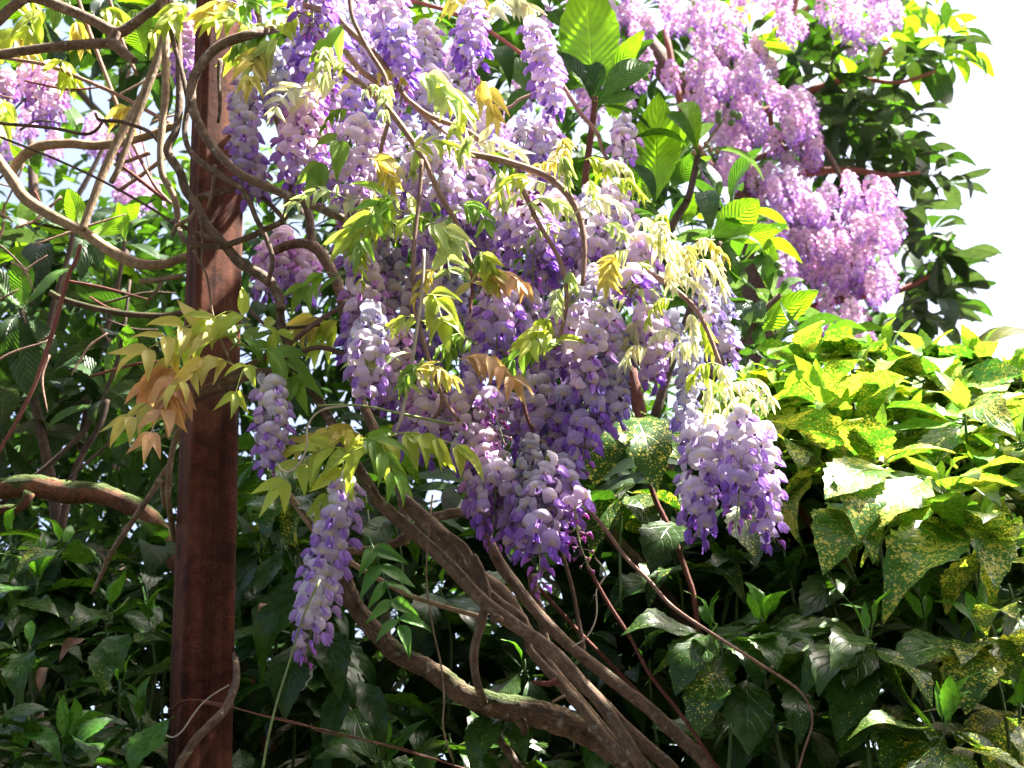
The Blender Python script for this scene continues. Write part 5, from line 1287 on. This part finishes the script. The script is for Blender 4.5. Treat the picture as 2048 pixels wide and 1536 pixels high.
# ------------------------------------------------------------------ woodland behind
def back_tree(label, x, Y, top, n, box, Yr, lpx, cols, keep=None, name="evergreen_tree"):
    t = root(name, label, "tree", ground_at(x, 1536, Y))
    stem(t, [(x, top, 6), (x + 10, top + 250, 14), (x - 8, 900, 22), (x, 1536, 30), (x, 2000, 34)], M_DARKBARK, Y=Y, name="trunk")
    stem(t, [(x, top + 260, 9), (x + 90, top + 150, 6), (x + 160, top + 20, 4)], M_DARKBARK, Y=Y, name="limb")
    stem(t, [(x, top + 330, 9), (x - 100, top + 220, 6), (x - 170, top + 100, 4)], M_DARKBARK, Y=Y, name="limb")
    fill_leaves(t, BAY, M_MASS, n, box, Yr, lpx, cols, name="crown", keep=keep)
    return t
G1_, G2_, G3_ = (.018, .045, .01), (.04, .10, .015), (.10, .20, .03)
def gaps(px, py):   # the sky shows through between these crowns
    v = math.sin(px * .031 + 1.3) * math.sin(py * .037 + .4) + .6 * math.sin(px * .071 + py * .05)
    return v < (-.15 if 120 < py < 470 else .6)
back_tree("dense dark evergreen standing behind the left loquat", 60, 5.2, 250, 2600, (-150, 420, 420, 1250), (4.2, 5.6), 70, [G1_, G1_, G2_])
back_tree("light green tree with sky showing through, above the tan stems", 240, 6.6, -60, 750, (-150, -120, 480, 480), (5.6, 7.2), 62, [G2_, G2_, G3_], keep=gaps)
back_tree("dark evergreen behind the flowering cascade", 760, 4.8, 300, 3200, (420, 330, 1300, 1350), (3.8, 5.2), 72, [G1_, G1_, G2_])
back_tree("bright green tree behind the top of the cascade", 950, 7.0, -80, 700, (520, -120, 1260, 380), (5.8, 7.4), 62, [G2_, G3_, G1_], keep=lambda x, y: math.sin(x * .03) * math.sin(y * .041 + 1) < .3)
back_tree("low dark evergreen hidden behind the right laurels", 1600, 5.0, 760, 1200, (1180, 760, 2150, 1500), (3.6, 5.2), 76, [G1_, G1_, G2_])

# unseen evergreens added behind the camera to keep the light off from that side
for (hx, hy, lab, sd_) in ((1.7, -2.4, "unseen broad evergreen added behind the camera to cut fill light", 9), (5.4, -1.6, "unseen tall evergreen added behind the camera at right to cut fill light", 10)):
    hb = root("evergreen_tree", lab, "tree", (hx, hy, 0))
    part(hb, "trunk", tube(catmull([(hx, hy, 0), (hx - .05, hy + .05, 1.6), (hx + .05, hy, 4.6)], 5), np.linspace(.14, .05, 11), 10), M_DARKBARK, (hx, hy, 0))
    rs9 = np.random.RandomState(sd_); gs = []
    while len(gs) < 3000:
        p = np.array([hx, hy, 3.0]) + rs9.uniform(-1, 1, 3) * np.array([2.3, .9, 2.9])
        d = norm(rs9.uniform(-1, 1, 3)); ll = rs9.uniform(.2, .34)
        m3, _ = leaf_matrix(p, p + d * ll, rs9.uniform(-1, 1, 3) + UP, 1.4)
        gs.append(BAY[rs9.randint(3)].xf(m3, p).tint(np.array(G1_) * rs9.uniform(.6, 1.2)))
    for k in range(2400 if hx < 3 else 0):      # crown widened overhead to block more skylight
        p = np.array([rs9.uniform(-1.1, 3.8), rs9.uniform(-2.6, .75), 4.6 + rs9.uniform(-.35, .5)])
        d = norm([rs9.uniform(-1, 1), rs9.uniform(-1, 1), rs9.uniform(-.5, .3)]); ll = rs9.uniform(.2, .34)
        m3, _ = leaf_matrix(p, p + d * ll, UP + rs9.uniform(-.5, .5, 3), 1.4)
        gs.append(BAY[rs9.randint(3)].xf(m3, p).tint(np.array(G1_) * rs9.uniform(.6, 1.2)))
    part(hb, "crown", merge(gs), M_MASS, (hx, hy, 3.0), kind="stuff")

# unseen tree added at the right, its boughs placed to shade the laurels
ob = root("added_shade_tree", "unseen evergreen added at the right, high boughs placed to shade the laurels", "tree", (4.3, 3.3, 0))
part(ob, "trunk", tube(catmull([(4.3, 3.3, 0), (4.25, 3.25, 2.2), (4.0, 3.1, 4.0), (3.3, 2.7, 4.8)], 6), np.linspace(.16, .07, 19), 12), M_DARKBARK, (4.3, 3.3, 0))
part(ob, "limb", tube(catmull([(3.3, 2.7, 4.8), (2.7, 2.4, 5.0), (2.2, 2.25, 5.05), (1.85, 2.25, 5.0)], 6), np.linspace(.06, .015, 19), 8), M_DARKBARK, (3.3, 2.7, 4.8))
part(ob, "limb", tube(catmull([(3.3, 2.7, 4.8), (2.4, 2.85, 5.05), (1.5, 2.75, 5.05), (.7, 2.7, 5.0)], 6), np.linspace(.05, .015, 19), 8), M_DARKBARK, (3.3, 2.7, 4.8))
rs9 = np.random.RandomState(21); gs = []
for (x0, x1, y0, y1, n) in ((2.0, 3.1, 1.75, 2.16, 480), (1.3, 1.95, 2.31, 2.42, 130), (.55, 1.5, 2.38, 2.95, 640)):
    for k in range(n):
        x = rs9.uniform(x0, x1); y = rs9.uniform(y0, y1) + .05 * math.sin(x * 11)
        p = np.array([x, y, 5.0 + rs9.uniform(-.15, .17)])
        d = norm([rs9.uniform(-1, 1), rs9.uniform(-1, 1), rs9.uniform(-.4, .3)]); ll = rs9.uniform(.10, .16)
        m3, _ = leaf_matrix(p, p + d * ll, UP + rs9.uniform(-.4, .4, 3), 1.2)
        gs.append(BAY[rs9.randint(3)].xf(m3, p).tint(np.array(G2_) * rs9.uniform(.6, 1.2)))
for k in range(900):
    p = np.array([rs9.uniform(.45, 1.75), rs9.uniform(3.2, 5.1), 6.3 + rs9.uniform(-.2, .2)])
    d = norm([rs9.uniform(-1, 1), rs9.uniform(-1, 1), rs9.uniform(-.4, .3)]); ll = rs9.uniform(.12, .2)
    m3, _ = leaf_matrix(p, p + d * ll, UP + rs9.uniform(-.4, .4, 3), 1.2)
    gs.append(BAY[rs9.randint(3)].xf(m3, p).tint(np.array(G2_) * rs9.uniform(.6, 1.2)))
part(ob, "limb", tube(catmull([(3.3, 2.7, 4.8), (2.6, 3.3, 5.7), (1.7, 3.9, 6.25), (.9, 4.4, 6.3)], 6), np.linspace(.06, .015, 19), 8), M_DARKBARK, (3.3, 2.7, 4.8))
part(ob, "crown", merge(gs), M_MASS, (2, 2.5, 5.0), kind="stuff")

def crown_box(par, n, lo, hi, ll0, ll1, seed, col=None):
    rs9 = np.random.RandomState(seed); gs = []
    lo = np.array(lo, float); hi = np.array(hi, float); mid = (lo + hi) / 2; ext = (hi - lo) / 2
    while len(gs) < n:
        q = rs9.uniform(-1, 1, 3)
        if (np.abs(q) ** 4).sum() > 1.3: continue
        p = mid + q * ext
        d = norm([rs9.uniform(-1, 1), rs9.uniform(-1, 1), rs9.uniform(-.6, .3)]); ll = rs9.uniform(ll0, ll1)
        m3, _ = leaf_matrix(p, p + d * ll, UP + rs9.uniform(-.5, .5, 3), 1.35)
        gs.append(BAY[rs9.randint(3)].xf(m3, p).tint(np.array(col or G1_) * rs9.uniform(.6, 1.2)))
    part(par, "crown", merge(gs), M_MASS, mid, kind="stuff")
# unseen growth added on either side to hold back skylight
lt = root("evergreen_tree", "unseen dense evergreen added at the left to block skylight", "tree", (-2.7, 2.4, 0))
part(lt, "trunk", tube(catmull([(-2.7, 2.4, 0), (-2.65, 2.4, 1.8), (-2.6, 2.45, 4.2)], 5), np.linspace(.13, .05, 11), 10), M_DARKBARK, (-2.7, 2.4, 0))
crown_box(lt, 1500, (-3.6, .6, .2), (-1.45, 3.4, 2.15), .18, .3, 31)
crown_box(lt, 1300, (-3.4, .9, 4.2), (-.75, 2.9, 4.75), .16, .28, 32)
rt = root("spotted_laurel", "unseen laurel hedge added at the right to block side light", "shrub", (2.1, 2.0, 0))
part(rt, "trunk", tube(catmull([(2.1, 2.0, 0), (2.05, 2.0, .8), (2.1, 2.0, 1.9)], 5), np.linspace(.05, .02, 11), 8), M_DARKBARK, (2.1, 2.0, 0))
crown_box(rt, 1100, (1.3, .7, .1), (2.9, 3.2, 2.45), .16, .26, 33, AGREEN.tolist())
